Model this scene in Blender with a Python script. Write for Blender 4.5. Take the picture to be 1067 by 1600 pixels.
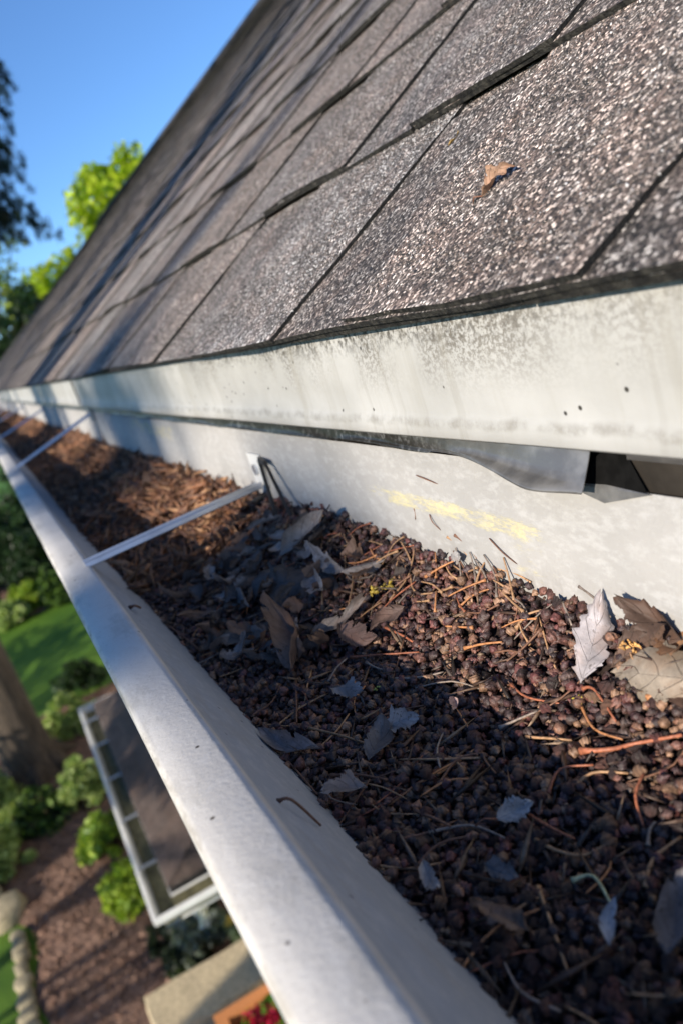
import bpy, math, random
import numpy as np
from mathutils import Vector, Matrix
R = math.radians
sc = bpy.context.scene
for o in list(bpy.data.objects): bpy.data.objects.remove(o, do_unlink=True)
C = sc.collection
Z0 = 5.4                                    # eye height above the garden
# ------------------------------------------------------------------ camera
RIGHT = Vector((0.87289, -0.37523, -0.31189))
DOWN = Vector((-0.39881, -0.18040, -0.89912))
FWD = Vector((0.28111, 0.90921, -0.30711))
FPX, CXP, CYP = 1260.0, 470.0, 870.0
cam_d = bpy.data.cameras.new('camera'); cam = bpy.data.objects.new('camera', cam_d); C.objects.link(cam)
mw = Matrix((( RIGHT.x, -DOWN.x, -FWD.x, 0), (RIGHT.y, -DOWN.y, -FWD.y, 0), (RIGHT.z, -DOWN.z, -FWD.z, Z0), (0, 0, 0, 1)))
cam.matrix_world = mw
cam_d.sensor_fit = 'VERTICAL'; cam_d.sensor_height = 36.0; cam_d.sensor_width = 24.0
cam_d.lens = FPX / 1600 * 36.0
cam_d.shift_x = (533.5 - CXP) / 1600; cam_d.shift_y = -(800 - CYP) / 1600
cam_d.clip_start = 0.01; cam_d.clip_end = 2000
cam_d.dof.use_dof = True; cam_d.dof.focus_distance = 0.315; cam_d.dof.aperture_fstop = cam_d.lens / 2.5
sc.camera = cam
# ------------------------------------------------------------------ sky and sun
SUN_EL, SUN_PHI = R(19.0), R(-24.0)          # the sun stands beyond the gutter, a little behind the viewer
S = Vector((-math.cos(SUN_EL) * math.cos(SUN_PHI), math.cos(SUN_EL) * math.sin(SUN_PHI), math.sin(SUN_EL)))
w = bpy.data.worlds.new('World'); sc.world = w; w.use_nodes = True
wn = w.node_tree.nodes; wl = w.node_tree.links
sky = wn.new('ShaderNodeTexSky'); sky.sky_type = 'NISHITA'; sky.sun_disc = False
sky.sun_elevation = SUN_EL; sky.sun_rotation = math.atan2(S.x, S.y)
sky.altitude = 3000; sky.air_density = 1.15; sky.dust_density = 0.0; sky.ozone_density = 6.0
wl.new(sky.outputs[0], wn['Background'].inputs[0]); wn['Background'].inputs[1].default_value = 0.135
sd = bpy.data.lights.new('sun', 'SUN'); sun = bpy.data.objects.new('sun', sd); C.objects.link(sun)
sd.energy = 4.9; sd.angle = R(0.53); sd.color = (1.0, 0.89, 0.75)
sun.rotation_euler = S.to_track_quat('Z', 'Y').to_euler(); sun.location = (-6, -3, 12)
sc.view_settings.view_transform = 'Standard'; sc.view_settings.look = 'None'
sc.view_settings.exposure = 0.64; sc.view_settings.gamma = 1.0
try:
    sc.cycles.use_denoising = True; sc.cycles.denoiser = 'OPENIMAGEDENOISE'
    sc.cycles.max_bounces = 6; sc.cycles.transparent_max_bounces = 6
except Exception: pass
rnd = random.Random(7); rng = np.random.default_rng(11)
# ------------------------------------------------------------------ helpers
def tag(o, label=None, cat=None, group=None, kind=None):
    if label: o['label'] = label
    if cat: o['category'] = cat
    if group: o['group'] = group
    if kind: o['kind'] = kind
    return o
def meshdata(name, v, f, cols=None, uv=None, smooth=False):
    """v: (n,3) array; f: list of faces or (m,k) array; cols: per-vertex tint; uv per-vertex"""
    me = bpy.data.meshes.new(name)
    v = np.asarray(v, dtype=np.float32)
    if isinstance(f, np.ndarray):
        m, k = f.shape
        me.vertices.add(len(v)); me.vertices.foreach_set('co', v.ravel())
        me.loops.add(m * k); me.loops.foreach_set('vertex_index', f.astype(np.int32).ravel())
        me.polygons.add(m); me.polygons.foreach_set('loop_start', (np.arange(m) * k).astype(np.int32))
        me.update(calc_edges=True)
    else:
        me.from_pydata(v.tolist(), [], f)
    if cols is not None:
        a = me.color_attributes.new('tint', 'FLOAT_COLOR', 'POINT')
        c = np.ones((len(v), 4), np.float32); c[:, :3] = cols
        a.data.foreach_set('color', c.ravel())
    if uv is not None:
        l = me.uv_layers.new(name='UVMap')
        vi = np.empty(len(me.loops), np.int32); me.loops.foreach_get('vertex_index', vi)
        l.data.foreach_set('uv', np.asarray(uv, np.float32)[vi].ravel())
    if smooth: me.polygons.foreach_set('use_smooth', np.ones(len(me.polygons), bool))
    me.validate(); me.update()
    return me
class MB:
    def __init__(s): s.v = []; s.f = []; s.c = []; s.uv = []; s.tint = (1, 1, 1)
    def add(s, vs, fs):
        o = len(s.v); s.v += [tuple(p) for p in vs]; s.f += [tuple(i + o for i in q) for q in fs]; s.c += [s.tint] * len(vs)
    def box(s, a, b):
        x0, y0, z0 = a; x1, y1, z1 = b
        s.hexa([(x0, y0, z0), (x1, y0, z0), (x1, y1, z0), (x0, y1, z0), (x0, y0, z1), (x1, y0, z1), (x1, y1, z1), (x0, y1, z1)])
    def hexa(s, p):
        s.add(p, [(0, 3, 2, 1), (4, 5, 6, 7), (0, 1, 5, 4), (1, 2, 6, 5), (2, 3, 7, 6), (3, 0, 4, 7)])
    def tube(s, pts, rad, n=6, cap=True):
        pts = [Vector(p) for p in pts]
        rad = rad if isinstance(rad, (list, tuple)) else [rad] * len(pts)
        vs = []; fs = []
        ref = Vector((0.13, 0.21, 1)).normalized()
        for i, p in enumerate(pts):
            d = (pts[min(i + 1, len(pts) - 1)] - pts[max(i - 1, 0)]).normalized()
            a = d.cross(ref)
            if a.length < 1e-3: a = d.cross(Vector((1, 0, 0)))
            a.normalize(); b = d.cross(a)
            for k in range(n):
                t = 2 * math.pi * k / n; vs.append(p + (a * math.cos(t) + b * math.sin(t)) * rad[i])
        for i in range(len(pts) - 1):
            for k in range(n):
                q = (k + 1) % n; fs.append((i * n + k, i * n + q, (i + 1) * n + q, (i + 1) * n + k))
        if cap: fs.append(tuple(range(n - 1, -1, -1))); fs.append(tuple((len(pts) - 1) * n + k for k in range(n)))
        s.add(vs, fs)
    def mesh(s, name, smooth=False):
        return meshdata(name, np.array(s.v), s.f, np.array(s.c), smooth=smooth)
def thing(name, loc, label, cat, group=None, rz=0.0):
    o = bpy.data.objects.new(name, None); C.objects.link(o); o.empty_display_size = 0.1
    o.location = (loc[0], loc[1], loc[2] + Z0); o.rotation_euler = (0, 0, rz)
    return tag(o, label, cat, group)
def part(name, me, m, parent, local=False):
    """a child mesh; its vertices are eye-relative unless local"""
    o = bpy.data.objects.new(name, me); C.objects.link(o); o.parent = parent
    if m is not None and len(me.materials) == 0: me.materials.append(m)
    if not local and parent.parent is None:
        if parent.type == 'EMPTY': o.location = (-parent.location.x, -parent.location.y, Z0 - parent.location.z)
    return o
def top(name, me, m, loc=(0, 0, 0), rot=(0, 0, 0), label=None, cat=None, group=None, kind=None, scale=1.0):
    o = bpy.data.objects.new(name, me); C.objects.link(o)
    if m is not None and len(me.materials) == 0: me.materials.append(m)
    o.location = (loc[0], loc[1], loc[2] + Z0); o.rotation_euler = rot; o.scale = (scale,) * 3
    return tag(o, label, cat, group, kind)
def project(p):
    """eye-relative point -> photo pixel and depth (used only to choose which repeats show largest)"""
    p = Vector(p); d = p.dot(FWD)
    return (CXP + FPX * p.dot(RIGHT) / d, CYP + FPX * p.dot(DOWN) / d, d) if d > 1e-4 else (-9e9, -9e9, d)
def smooth_noise(x, y, seed=0):
    v = 0
    for i, (a, b, c) in enumerate(((1.0, 0.6, 0.0), (-0.7, 1.3, 1.7), (2.1, 0.9, 4.1), (1.4, -2.3, 2.2))):
        v = v + math.sin(a * x + b * y + c + seed * 1.37) / (i + 1)
    return v / 2.1
# ------------------------------------------------------------------ materials
class NT:
    def __init__(s, name):
        s.m = bpy.data.materials.new(name); s.m.use_nodes = True
        s.t = s.m.node_tree; s.n = s.t.nodes; s.b = s.n['Principled BSDF']; s.out = s.n['Material Output']
        s.co = None
    def new(s, t, **kw):
        n = s.n.new(t)
        for k, v in kw.items(): setattr(n, k, v)
        return n
    def link(s, a, b): s.t.links.new(a, b); return b
    def obj(s):
        if s.co is None: s.co = s.new('ShaderNodeTexCoord')
        return s.co.outputs['Object']
    def uv(s):
        if s.co is None: s.co = s.new('ShaderNodeTexCoord')
        return s.co.outputs['UV']
    def map(s, v, scale=(1, 1, 1), loc=(0, 0, 0), rot=(0, 0, 0)):
        n = s.new('ShaderNodeMapping'); s.link(v, n.inputs[0]); n.inputs['Scale'].default_value = scale
        n.inputs['Location'].default_value = loc; n.inputs['Rotation'].default_value = rot; return n.outputs[0]
    def noise(s, v, scale, detail=4, rough=0.55, dist=0.0, col=False):
        n = s.new('ShaderNodeTexNoise'); s.link(v, n.inputs['Vector']); n.inputs['Scale'].default_value = scale
        n.inputs['Detail'].default_value = detail; n.inputs['Roughness'].default_value = rough; n.inputs['Distortion'].default_value = dist
        return n.outputs[1 if col else 0]
    def voro(s, v, scale, feature='F1', rnd=1.0):
        n = s.new('ShaderNodeTexVoronoi'); n.feature = feature; s.link(v, n.inputs['Vector']); n.inputs['Scale'].default_value = scale
        n.inputs['Randomness'].default_value = rnd; return n
    def ramp(s, f, stops, interp='LINEAR'):
        n = s.new('ShaderNodeValToRGB'); s.link(f, n.inputs[0]); e = n.color_ramp.elements; n.color_ramp.interpolation = interp
        while len(e) < len(stops): e.new(0.5)
        for q, (p, c) in zip(e, stops):
            q.position = p; q.color = (c[0], c[1], c[2], 1) if hasattr(c, '__len__') else (c, c, c, 1)
        return n.outputs[0]
    def mr(s, f, a, b, c=0.0, d=1.0):
        n = s.new('ShaderNodeMapRange'); n.interpolation_type = 'SMOOTHSTEP'; s.link(f, n.inputs[0])
        for i, v in enumerate((a, b, c, d)): n.inputs[i + 1].default_value = v
        return n.outputs[0]
    def math(s, op, a, b=0.0, c=0.0):
        n = s.new('ShaderNodeMath', operation=op)
        for i, v in enumerate((a, b, c)):
            if hasattr(v, 'is_output'): s.link(v, n.inputs[i])
            else: n.inputs[i].default_value = v
        return n.outputs[0]
    def mix(s, f, a, b, mode='MIX'):
        n = s.new('ShaderNodeMix', data_type='RGBA', blend_type=mode)
        for i, v in ((0, f), (6, a), (7, b)):
            if hasattr(v, 'is_output'): s.link(v, n.inputs[i])
            elif hasattr(v, '__len__'): n.inputs[i].default_value = (v[0], v[1], v[2], 1)
            else: n.inputs[i].default_value = v
        return n.outputs[2]
    def sep(s, v):
        n = s.new('ShaderNodeSeparateXYZ'); s.link(v, n.inputs[0]); return n.outputs
    def attr(s, name='tint'):
        n = s.new('ShaderNodeAttribute'); n.attribute_name = name; return n.outputs['Color']
    def bump(s, h, dist, strength=1.0):
        n = s.new('ShaderNodeBump'); s.link(h, n.inputs['Height']); n.inputs['Distance'].default_value = dist
        n.inputs['Strength'].default_value = strength; s.link(n.outputs[0], s.b.inputs['Normal']); return n
    def done(s, col=None, rough=0.6, metal=0.0, spec=0.5):
        if col is not None:
            if hasattr(col, 'is_output'): s.link(col, s.b.inputs['Base Color'])
            else: s.b.inputs['Base Color'].default_value = (col[0], col[1], col[2], 1)
        if hasattr(rough, 'is_output'): s.link(rough, s.b.inputs['Roughness'])
        else: s.b.inputs['Roughness'].default_value = rough
        s.b.inputs['Metallic'].default_value = metal; s.b.inputs['Specular IOR Level'].default_value = spec
        return s.m
M = {}
def simple(name, col, rough=0.6, var=0.25, scale=8.0, metal=0.0, bump=0.0, spec=0.5):
    n = NT(name); f = n.noise(n.obj(), scale, 5)
    c = n.mix(n.mr(f, 0.3, 0.7), [q * (1 - var) for q in col], [min(1, q * (1 + var)) for q in col])
    if bump: n.bump(f, bump)
    M[name] = n.done(c, rough, metal, spec); return M[name]
# shingle granules
def granule_mat(name, bright=1.0):
    n = NT(name); o = n.obj()
    v = n.voro(n.map(o, (1, 1, 1)), 900.0); hs = n.sep(v.outputs['Color'])
    g = n.ramp(hs[0], [(0.0, (0.020, 0.020, 0.020)), (0.32, (0.058, 0.053, 0.050)), (0.58, (0.115, 0.100, 0.094)), (0.78, (0.20, 0.18, 0.17)), (0.92, (0.46, 0.43, 0.41)), (1.0, (0.78, 0.75, 0.72))])
    big = n.noise(n.map(o, (1, 1, 1)), 16.0, 4, 0.6)
    pink = n.mix(n.mr(n.noise(o, 55.0, 3), 0.42, 0.66), (1.0, 0.985, 0.96), (1.14, 1.02, 0.95))
    g = n.mix(1.0, g, pink, 'MULTIPLY')
    g = n.mix(1.0, g, n.ramp(big, [(0.3, 0.68), (0.7, 1.28)]), 'MULTIPLY')
    g = n.mix(1.0, g, n.attr(), 'MULTIPLY')
    # the cut sides of a shingle carry bare asphalt
    geo = n.new('ShaderNodeNewGeometry'); nn = n.new('ShaderNodeVectorMath', operation='DOT_PRODUCT')
    n.link(geo.outputs['True Normal'], nn.inputs[0]); nn.inputs[1].default_value = (-math.sin(PITCH), 0, math.cos(PITCH))
    face = n.mr(nn.outputs['Value'], 0.55, 0.75)
    edge = n.mix(n.mr(n.noise(o, 260.0, 4), 0.35, 0.7), (0.008, 0.008, 0.008), (0.045, 0.043, 0.037))
    ny = n.math('ABSOLUTE', n.sep(geo.outputs['True Normal'])[1]); edge = n.mix(n.mr(ny, 0.5, 0.7), edge, (0.008, 0.008, 0.008))
    g = n.mix(face, edge, g)
    h = n.math('ADD', n.math('MULTIPLY', v.outputs['Distance'], -1.0), n.math('MULTIPLY', hs[1], 0.55))
    n.bump(h, 0.0007, 0.6)
    M[name] = n.done(g, n.mr(hs[2], 0.0, 1.0, 0.6, 0.92), 0.0, 0.3)
PITCH = R(33.7)
granule_mat('granules')
n = NT('painted_drip_metal'); o = n.obj(); z = n.sep(o)[2]
base = n.mix(n.mr(n.noise(o, 22.0, 4), 0.35, 0.7), (0.355, 0.352, 0.335), (0.425, 0.422, 0.405))
grime = n.math('MULTIPLY', n.mr(z, -0.060, -0.030), n.mr(n.noise(n.map(o, (1, 1, .7)), 20.0, 4, 0.6), 0.40, 0.66))
fine = n.mr(n.noise(n.map(o, (1, .8, 1)), 620.0, 4, 0.75), 0.43, 0.57)
gy_ = n.math('MULTIPLY', n.mr(n.sep(o)[1], 0.12, 0.30, 0.35, 1.0), n.mr(n.sep(o)[1], 0.75, 0.45, 0.45, 1.0)); grime2 = n.math('MULTIPLY', n.math('MULTIPLY', grime, gy_), fine)
c = n.mix(n.math('MULTIPLY', grime2, 0.95), base, (0.085, 0.068, 0.045))
c = n.mix(n.math('MULTIPLY', n.math('MULTIPLY', n.mr(z, -0.040, -0.028), gy_), n.mr(n.noise(o, 340.0, 5, .7), .42, .64)), c, (0.05, 0.042, 0.03))
wv = n.math('ADD', z, n.math('MULTIPLY', n.noise(n.map(o, (1, 1, .3)), 60.0, 4), 0.006))
line = n.math('MULTIPLY', n.mr(wv, -0.0662, -0.0638), n.mr(wv, -0.0602, -0.0630))
c = n.mix(n.math('MULTIPLY', line, n.mr(n.noise(o, 90.0, 5, .7), 0.36, 0.66, 0.0, 0.6)), c, (0.18, 0.165, 0.14))
sv = n.voro(o, 120.0); sp = n.math('MULTIPLY', n.mr(sv.outputs['Distance'], 0.13, 0.06), n.mr(n.sep(sv.outputs['Color'])[0], 0.80, 0.82))
c = n.mix(sp, c, (0.03, 0.026, 0.02))
streak = n.mr(n.noise(n.map(o, (1, 60, 3)), 1.0, 5, .6), 0.50, 0.72)
c = n.mix(n.math('MULTIPLY', streak, 0.3), c, (0.26, 0.24, 0.19))
st2 = n.math('MULTIPLY', n.mr(n.noise(n.map(o, (1, 150, 5)), 1.0, 4, .65), 0.52, 0.70), n.mr(n.noise(n.map(o, (1, 5, 1)), 1.0, 2), 0.45, 0.6))
c = n.mix(n.math('MULTIPLY', st2, 0.22), c, (0.16, 0.14, 0.10))
n.bump(n.noise(o, 300.0, 3), 0.0003, 0.4)
M['drip'] = n.done(c, 0.5)
n = NT('weathered_gutter_metal'); o = n.obj(); sx = n.sep(o); y = sx[1]; z = sx[2]
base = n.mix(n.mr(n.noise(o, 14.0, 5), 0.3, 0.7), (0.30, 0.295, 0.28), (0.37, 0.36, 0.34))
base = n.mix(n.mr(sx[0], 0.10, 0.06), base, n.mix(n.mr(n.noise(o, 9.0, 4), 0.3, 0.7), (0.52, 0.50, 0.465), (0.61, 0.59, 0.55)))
base = n.mix(n.math('MULTIPLY', n.mr(z, -0.1275, -0.1310), n.mr(sx[0], 0.10, 0.08)), base, (0.32, 0.355, 0.40))  # bluish tone of the shaded inner slope put into its colour
base = n.mix(n.math('MULTIPLY', n.mr(n.noise(n.map(o, (1, .5, 1)), 240.0, 5, .7), 0.45, 0.68), 0.22), base, (0.62, 0.62, 0.61))
base = n.mix(n.math('MULTIPLY', n.mr(n.noise(o, 800.0, 3, .7), 0.55, 0.72), 0.35), base, (0.30, 0.29, 0.27))
lo = n.math('MULTIPLY', n.math('MULTIPLY', n.mr(z, -0.112, -0.150), n.mr(sx[0], .12, .15)), n.mr(n.noise(n.map(o, (1, 1, .5)), 60.0, 5, .7), 0.45, 0.65))
c = n.mix(n.math('MULTIPLY', lo, 0.4), base, (0.12, 0.105, 0.085))
wear = n.math('MULTIPLY', n.mr(n.noise(n.map(o, (1, .35, 1)), 70.0, 6, .72), 0.50, 0.66), n.mr(sx[0], .06, .03))
c = n.mix(n.math('MULTIPLY', wear, 0.35), c, (0.30, 0.285, 0.25))
fold_ = n.math('MULTIPLY', n.mr(sx[0], .0085, .0060), n.mr(n.noise(n.map(o, (1, .3, 1)), 160.0, 5, .7), .42, .62))
c = n.mix(n.math('MULTIPLY', fold_, 0.5), c, (0.17, 0.15, 0.12))
sv = n.voro(o, 150.0); sp = n.math('MULTIPLY', n.mr(sv.outputs['Distance'], 0.16, 0.07), n.mr(n.sep(sv.outputs['Color'])[0], 0.86, 0.88))
c = n.mix(sp, c, (0.06, 0.05, 0.04))
# the scraped patch of yellow lichen on the back wall
def band(zc, hw, y0, y1):
    tilt = n.math('ADD', z, n.math('MULTIPLY', n.math('SUBTRACT', y, 0.30), -0.02))
    d = n.math('ABSOLUTE', n.math('SUBTRACT', tilt, zc))
    a = n.mr(d, hw, hw * 0.35)
    b = n.math('MULTIPLY', n.mr(y, y0, y0 + 0.035), n.mr(y, y1, y1 - 0.05))
    return n.math('MULTIPLY', a, b)
m1 = band(-0.1110, 0.0062, 0.222, 0.392); m2 = n.math('MULTIPLY', band(-0.124, 0.014, 0.215, 0.290), 0.42); m3 = n.math('MULTIPLY', band(-0.108, 0.012, 0.78, 1.05), 0.7)
mm = n.math('MAXIMUM', m1, n.math('MAXIMUM', m2, m3))
back = n.mr(sx[0], 0.158, 0.162)
crumb = n.math('ADD', n.math('MULTIPLY', n.noise(n.map(o, (1, .32, 1.5), rot=(.35, 0, 0)), 420.0, 4, .8), 0.55), n.math('MULTIPLY', n.noise(n.map(o, (1, .5, 1.2)), 90.0, 4, .6), 0.45))
lm = n.mr(n.math('ADD', crumb, n.math('MULTIPLY', mm, 0.20)), 0.58, 0.76)
lm = n.math('MULTIPLY', n.math('MULTIPLY', lm, n.mr(mm, 0.0, 0.5)), n.math('MULTIPLY', back, 0.68))
c = n.mix(lm, c, n.mix(n.noise(o, 500.0, 2), (0.52, 0.44, 0.16), (0.60, 0.56, 0.36)))
n.bump(n.math('ADD', n.noise(o, 500.0, 4), n.math('MULTIPLY', lm, 1.6)), 0.0004, 0.5)
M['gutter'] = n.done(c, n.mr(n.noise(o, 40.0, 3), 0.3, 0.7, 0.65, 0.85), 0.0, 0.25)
n = NT('dark_flashing_metal'); o = n.obj(); z = n.sep(o)[2]
c = n.mix(n.mr(n.noise(o, 70.0, 5), 0.35, 0.65), (0.15, 0.15, 0.15), (0.27, 0.265, 0.255))
c = n.mix(n.math('MULTIPLY', n.mr(n.noise(o, 260.0, 5, .7), 0.28, 0.52), n.mr(n.sep(o)[1], 0.235, 0.33)), c, (0.035, 0.032, 0.026))
n.bump(n.noise(o, 300.0, 4), 0.0004, 0.5)
M['flashing'] = n.done(c, 0.34, 0.45)
simple('aluminium', (0.55, 0.57, 0.60), 0.33, 0.12, 60.0, 0.75)
simple('black_clip', (0.022, 0.021, 0.020), 0.5, 0.3, 80.0)
simple('gap_black', (0.006, 0.006, 0.006), 0.95, 0.3, 200.0, spec=.05)  # flat black for the shade painted into the flashing gap
simple('olive_sludge', (0.105, 0.095, 0.045), 0.9, 0.4, 30.0, 0, .01)
simple('dark_fascia_wood', (0.030, 0.026, 0.022), 0.9, 0.35, 40.0, 0, 0.002, .08)
simple('white_trim', (0.66, 0.66, 0.63), 0.5, 0.12, 5.0)
simple('house_siding', (0.46, 0.44, 0.40), 0.6, 0.1, 3.0)
simple('ridge_shade', (0.035, 0.035, 0.04), 0.8, 0.3, 30.0)  # shade of the ridge cap put into its colour
def tint_mat(name, rough, spec=0.4, scale=500.0, bump=0.0004, var=(0.55, 1.45)):
    n = NT(name); o = n.obj(); f = n.noise(o, scale, 4, .65)
    c = n.mix(1.0, n.attr(), n.ramp(f, [(0.3, var[0]), (0.7, var[1])]), 'MULTIPLY')
    n.bump(f, bump, 0.8); M[name] = n.done(c, rough, 0.0, spec); return M[name]
tint_mat('dried_bud', 0.45, 0.5, 900.0, 0.0006)
tint_mat('dry_stem', 0.5, 0.4, 600.0, 0.0002)
tint_mat('litter_bed', 0.85, 0.2, 260.0, 0.002)
tint_mat('stone', 0.8, 0.3, 26.0, 0.012, (0.7, 1.3))
tint_mat('terracotta', 0.75, 0.3, 40.0, 0.002, (0.85, 1.15))
# dry leaf: veins drawn from the blade's own coordinates
n = NT('dry_leaf'); o = n.obj(); u = n.sep(n.uv()); av = n.math('ABSOLUTE', n.math('SUBTRACT', u[1], 0.5))
ph = n.math('SUBTRACT', u[0], n.math('MULTIPLY', av, 0.55))
vein = n.mr(n.math('ABSOLUTE', n.math('SUBTRACT', n.math('FRACT', n.math('ADD', n.math('MULTIPLY', ph, 4.6), n.math('MULTIPLY', n.noise(o, 60.0, 2), 0.9))), 0.5)), 0.055, 0.0)
f = n.noise(o, 220.0, 5, .65)
c = n.mix(1.0, n.attr(), n.ramp(f, [(0.3, 0.68), (0.7, 1.25)]), 'MULTIPLY')
c = n.mix(n.math('MULTIPLY', n.mr(n.noise(o, 480.0, 3, .6), 0.60, 0.70), 0.6), c, (0.05, 0.04, 0.03))
c = n.mix(n.math('MULTIPLY', n.mr(n.noise(o, 70.0, 3, .6), 0.45, 0.65), 0.45), c, n.mix(1.0, n.attr(), (0.75, 0.55, 0.42), 'MULTIPLY'))
c = n.mix(n.math('MULTIPLY', vein, 0.28), c, n.mix(1.0, n.attr(), (0.45, 0.40, 0.38), 'MULTIPLY'))
n.bump(n.math('ADD', n.math('MULTIPLY', vein, -0.6), f), 0.0006, 0.8)
n.done(c, 0.6, 0.0, 0.35)
tr = n.new('ShaderNodeBsdfTranslucent'); n.link(c, tr.inputs[0]); ms = n.new('ShaderNodeMixShader'); ms.inputs[0].default_value = 0.22
n.link(n.b.outputs[0], ms.inputs[1]); n.link(tr.outputs[0], ms.inputs[2]); n.link(ms.outputs[0], n.out.inputs[0]); M['dry_leaf'] = n.m
def foliage_mat(name, trans=0.4, rough=0.5):
    n = NT(name); f = n.noise(n.obj(), 3.0, 3)
    c = n.mix(1.0, n.attr(), n.ramp(f, [(0.3, 0.75), (0.7, 1.25)]), 'MULTIPLY'); n.done(c, rough, 0, 0.35)
    tr = n.new('ShaderNodeBsdfTranslucent'); n.link(n.mix(1.0, c, (1.25, 1.3, 0.6), 'MULTIPLY'), tr.inputs[0]); ms = n.new('ShaderNodeMixShader'); ms.inputs[0].default_value = trans
    n.link(n.b.outputs[0], ms.inputs[1]); n.link(tr.outputs[0], ms.inputs[2]); n.link(ms.outputs[0], n.out.inputs[0]); M[name] = n.m
foliage_mat('leaves'); foliage_mat('needles', 0.12)
n = NT('bark'); o = n.obj(); f = n.noise(n.map(o, (1, 1, .18)), 16.0, 6, .7, .6)
c = n.ramp(f, [(0.3, (0.025, 0.019, 0.014)), (0.55, (0.08, 0.06, 0.042)), (0.75, (0.17, 0.13, 0.09))]); n.bump(f, 0.05, 1.0); M['bark'] = n.done(c, 0.85)
n = NT('lawn_grass'); o = n.obj(); f = n.noise(o, 2.2, 5); g = n.noise(o, 60.0, 4, .7)
c = n.mix(n.mr(f, .35, .7), (0.075, 0.18, 0.012), (0.13, 0.26, 0.02)); c = n.mix(1.0, c, n.ramp(g, [(0.3, 0.45), (0.7, 1.5)]), 'MULTIPLY')
n.bump(g, 0.05, 1.0); M['lawn'] = n.done(c, 0.7, 0, .25)
n = NT('bark_mulch'); o = n.obj(); g = n.noise(o, 42.0, 6, .75); f = n.noise(o, 1.5, 4)
c = n.ramp(g, [(0.28, (0.07, 0.043, 0.033)), (0.5, (0.24, 0.15, 0.112)), (0.72, (0.40, 0.27, 0.20))])
c = n.mix(1.0, c, n.ramp(f, [(0.35, 0.75), (0.65, 1.2)]), 'MULTIPLY'); n.bump(g, 0.04, 1.0); M['mulch'] = n.done(c, 0.9, 0, .2)
tint_mat('grit', 0.62, 0.35, 2500.0, 0.00005, (.8, 1.2))
# ------------------------------------------------------------------ ground
def height(x, y): return 0.05 * smooth_noise(x * 0.35, y * 0.3, 3)
gx = np.concatenate([[-400, -120, -40], np.linspace(-14, 10, 49), [40, 120, 400]]); gy = np.concatenate([[-400, -100, -30], np.linspace(-8, 44, 105), [80, 160, 500]])
gv = [(x, y, -5.4 - 0.0 + (height(x, y) if abs(x) < 30 and abs(y) < 60 else 0)) for x in gx for y in gy]
gf = [(i * len(gy) + j, (i + 1) * len(gy) + j, (i + 1) * len(gy) + j + 1, i * len(gy) + j + 1) for i in range(len(gx) - 1) for j in range(len(gy) - 1)]
top('lawn', meshdata('lawn', np.array(gv), gf, smooth=True), M['lawn'], kind='structure')
def bed(name, outline, lift, step=0.12):
    """a mulch bed: a domed sheet inside an outline (list of left x, right x per y)"""
    v = []; f = []; ys = outline[0]; nx = 40
    yy = np.arange(ys[0], ys[-1] + 1e-6, step)
    for y in yy:
        a = np.interp(y, ys, outline[1]) + 0.06 * math.sin(y * 4.1); b = np.interp(y, ys, outline[2])
        e0 = min(1, (y - ys[0]) / .3, (ys[-1] - y) / .3)
        for i in range(nx + 1):
            t = i / nx; x = a + (b - a) * t
            e = max(0, min(1, min(t, 1 - t) * (b - a) / .25, e0))
            v.append((x, y, -5.4 + height(x, y) - 0.03 + (lift + 0.03) * e ** .5 + e * 0.022 * (smooth_noise(x * 22, y * 22, 5) + smooth_noise(x * 51, y * 47, 8) * .7)))
    for j in range(len(yy) - 1):
        for i in range(nx): q = j * (nx + 1) + i; f.append((q, q + 1, q + nx + 2, q + nx + 1))
    return top(name, meshdata(name, np.array(v), f, smooth=True), M['mulch'], kind='structure')
bed('mulch_bed', ([2.0, 5.0, 7.0, 8.3, 9.2, 10.5, 13.0, 14.0], [-1.55, -1.62, -1.7, -1.75, -2.1, -2.6, -2.3, -1.2], [0.9, 0.9, 0.9, 0.9, 0.9, 0.9, 0.9, 0.9]), 0.07)
bed('far_mulch_bed', ([20.3, 21.0, 24.0, 30.0], [-6.0, -7.0, -9.0, -9.0], [2.0, 2.0, 2.0, 2.0]), 0.07)
# ------------------------------------------------------------------ the house
UX, UZ = math.cos(PITCH), math.sin(PITCH)
EX, EZ = 0.148, -0.0265
YA, YB = -0.8, 17.0
SR = 4.2
def rp(s, y, h): return (EX + UX * s - UZ * h, y, EZ + UZ * s + UX * h)     # roof coordinates: up the slope, along, proud of the deck
house = thing('house', (3.64, 8.0, -5.4), 'house with grey asphalt shingle roof above the clogged gutter', 'house')
m = MB()
def slab(m, s0, s1, y0, y1, h0, h1): m.hexa([rp(s0, y0, h0), rp(s1, y0, h0), rp(s1, y1, h0), rp(s0, y1, h0), rp(s0, y0, h1), rp(s1, y0, h1), rp(s1, y1, h1), rp(s0, y1, h1)])
slab(m, 0.012, SR, YA, YB, -0.018, -0.0040)
apex = rp(SR, 0, 0)
for a, b in (((apex[0], apex[2]), (2 * apex[0] - EX, EZ)),):
    m.hexa([(a[0], YA, a[1] - .015), (b[0], YA, b[1] - .015), (b[0], YB, b[1] - .015), (a[0], YB, a[1] - .015), (a[0], YA, a[1]), (b[0], YA, b[1]), (b[0], YB, b[1]), (a[0], YB, a[1])])
m.tint = (0.5, 0.5, 0.5)
roof = part('roof', m.mesh('roof'), M['granules'], house)
EXPO, TH = 0.140, 0.0023
B0 = .85 * TH                                # the first course lies on a thin starter strip
ncourse = int(SR / EXPO)
def wob(y, k): return 0.0018 * math.sin(y * 9 + k * 2.1) + 0.0012 * math.sin(y * 23 + k)
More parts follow.
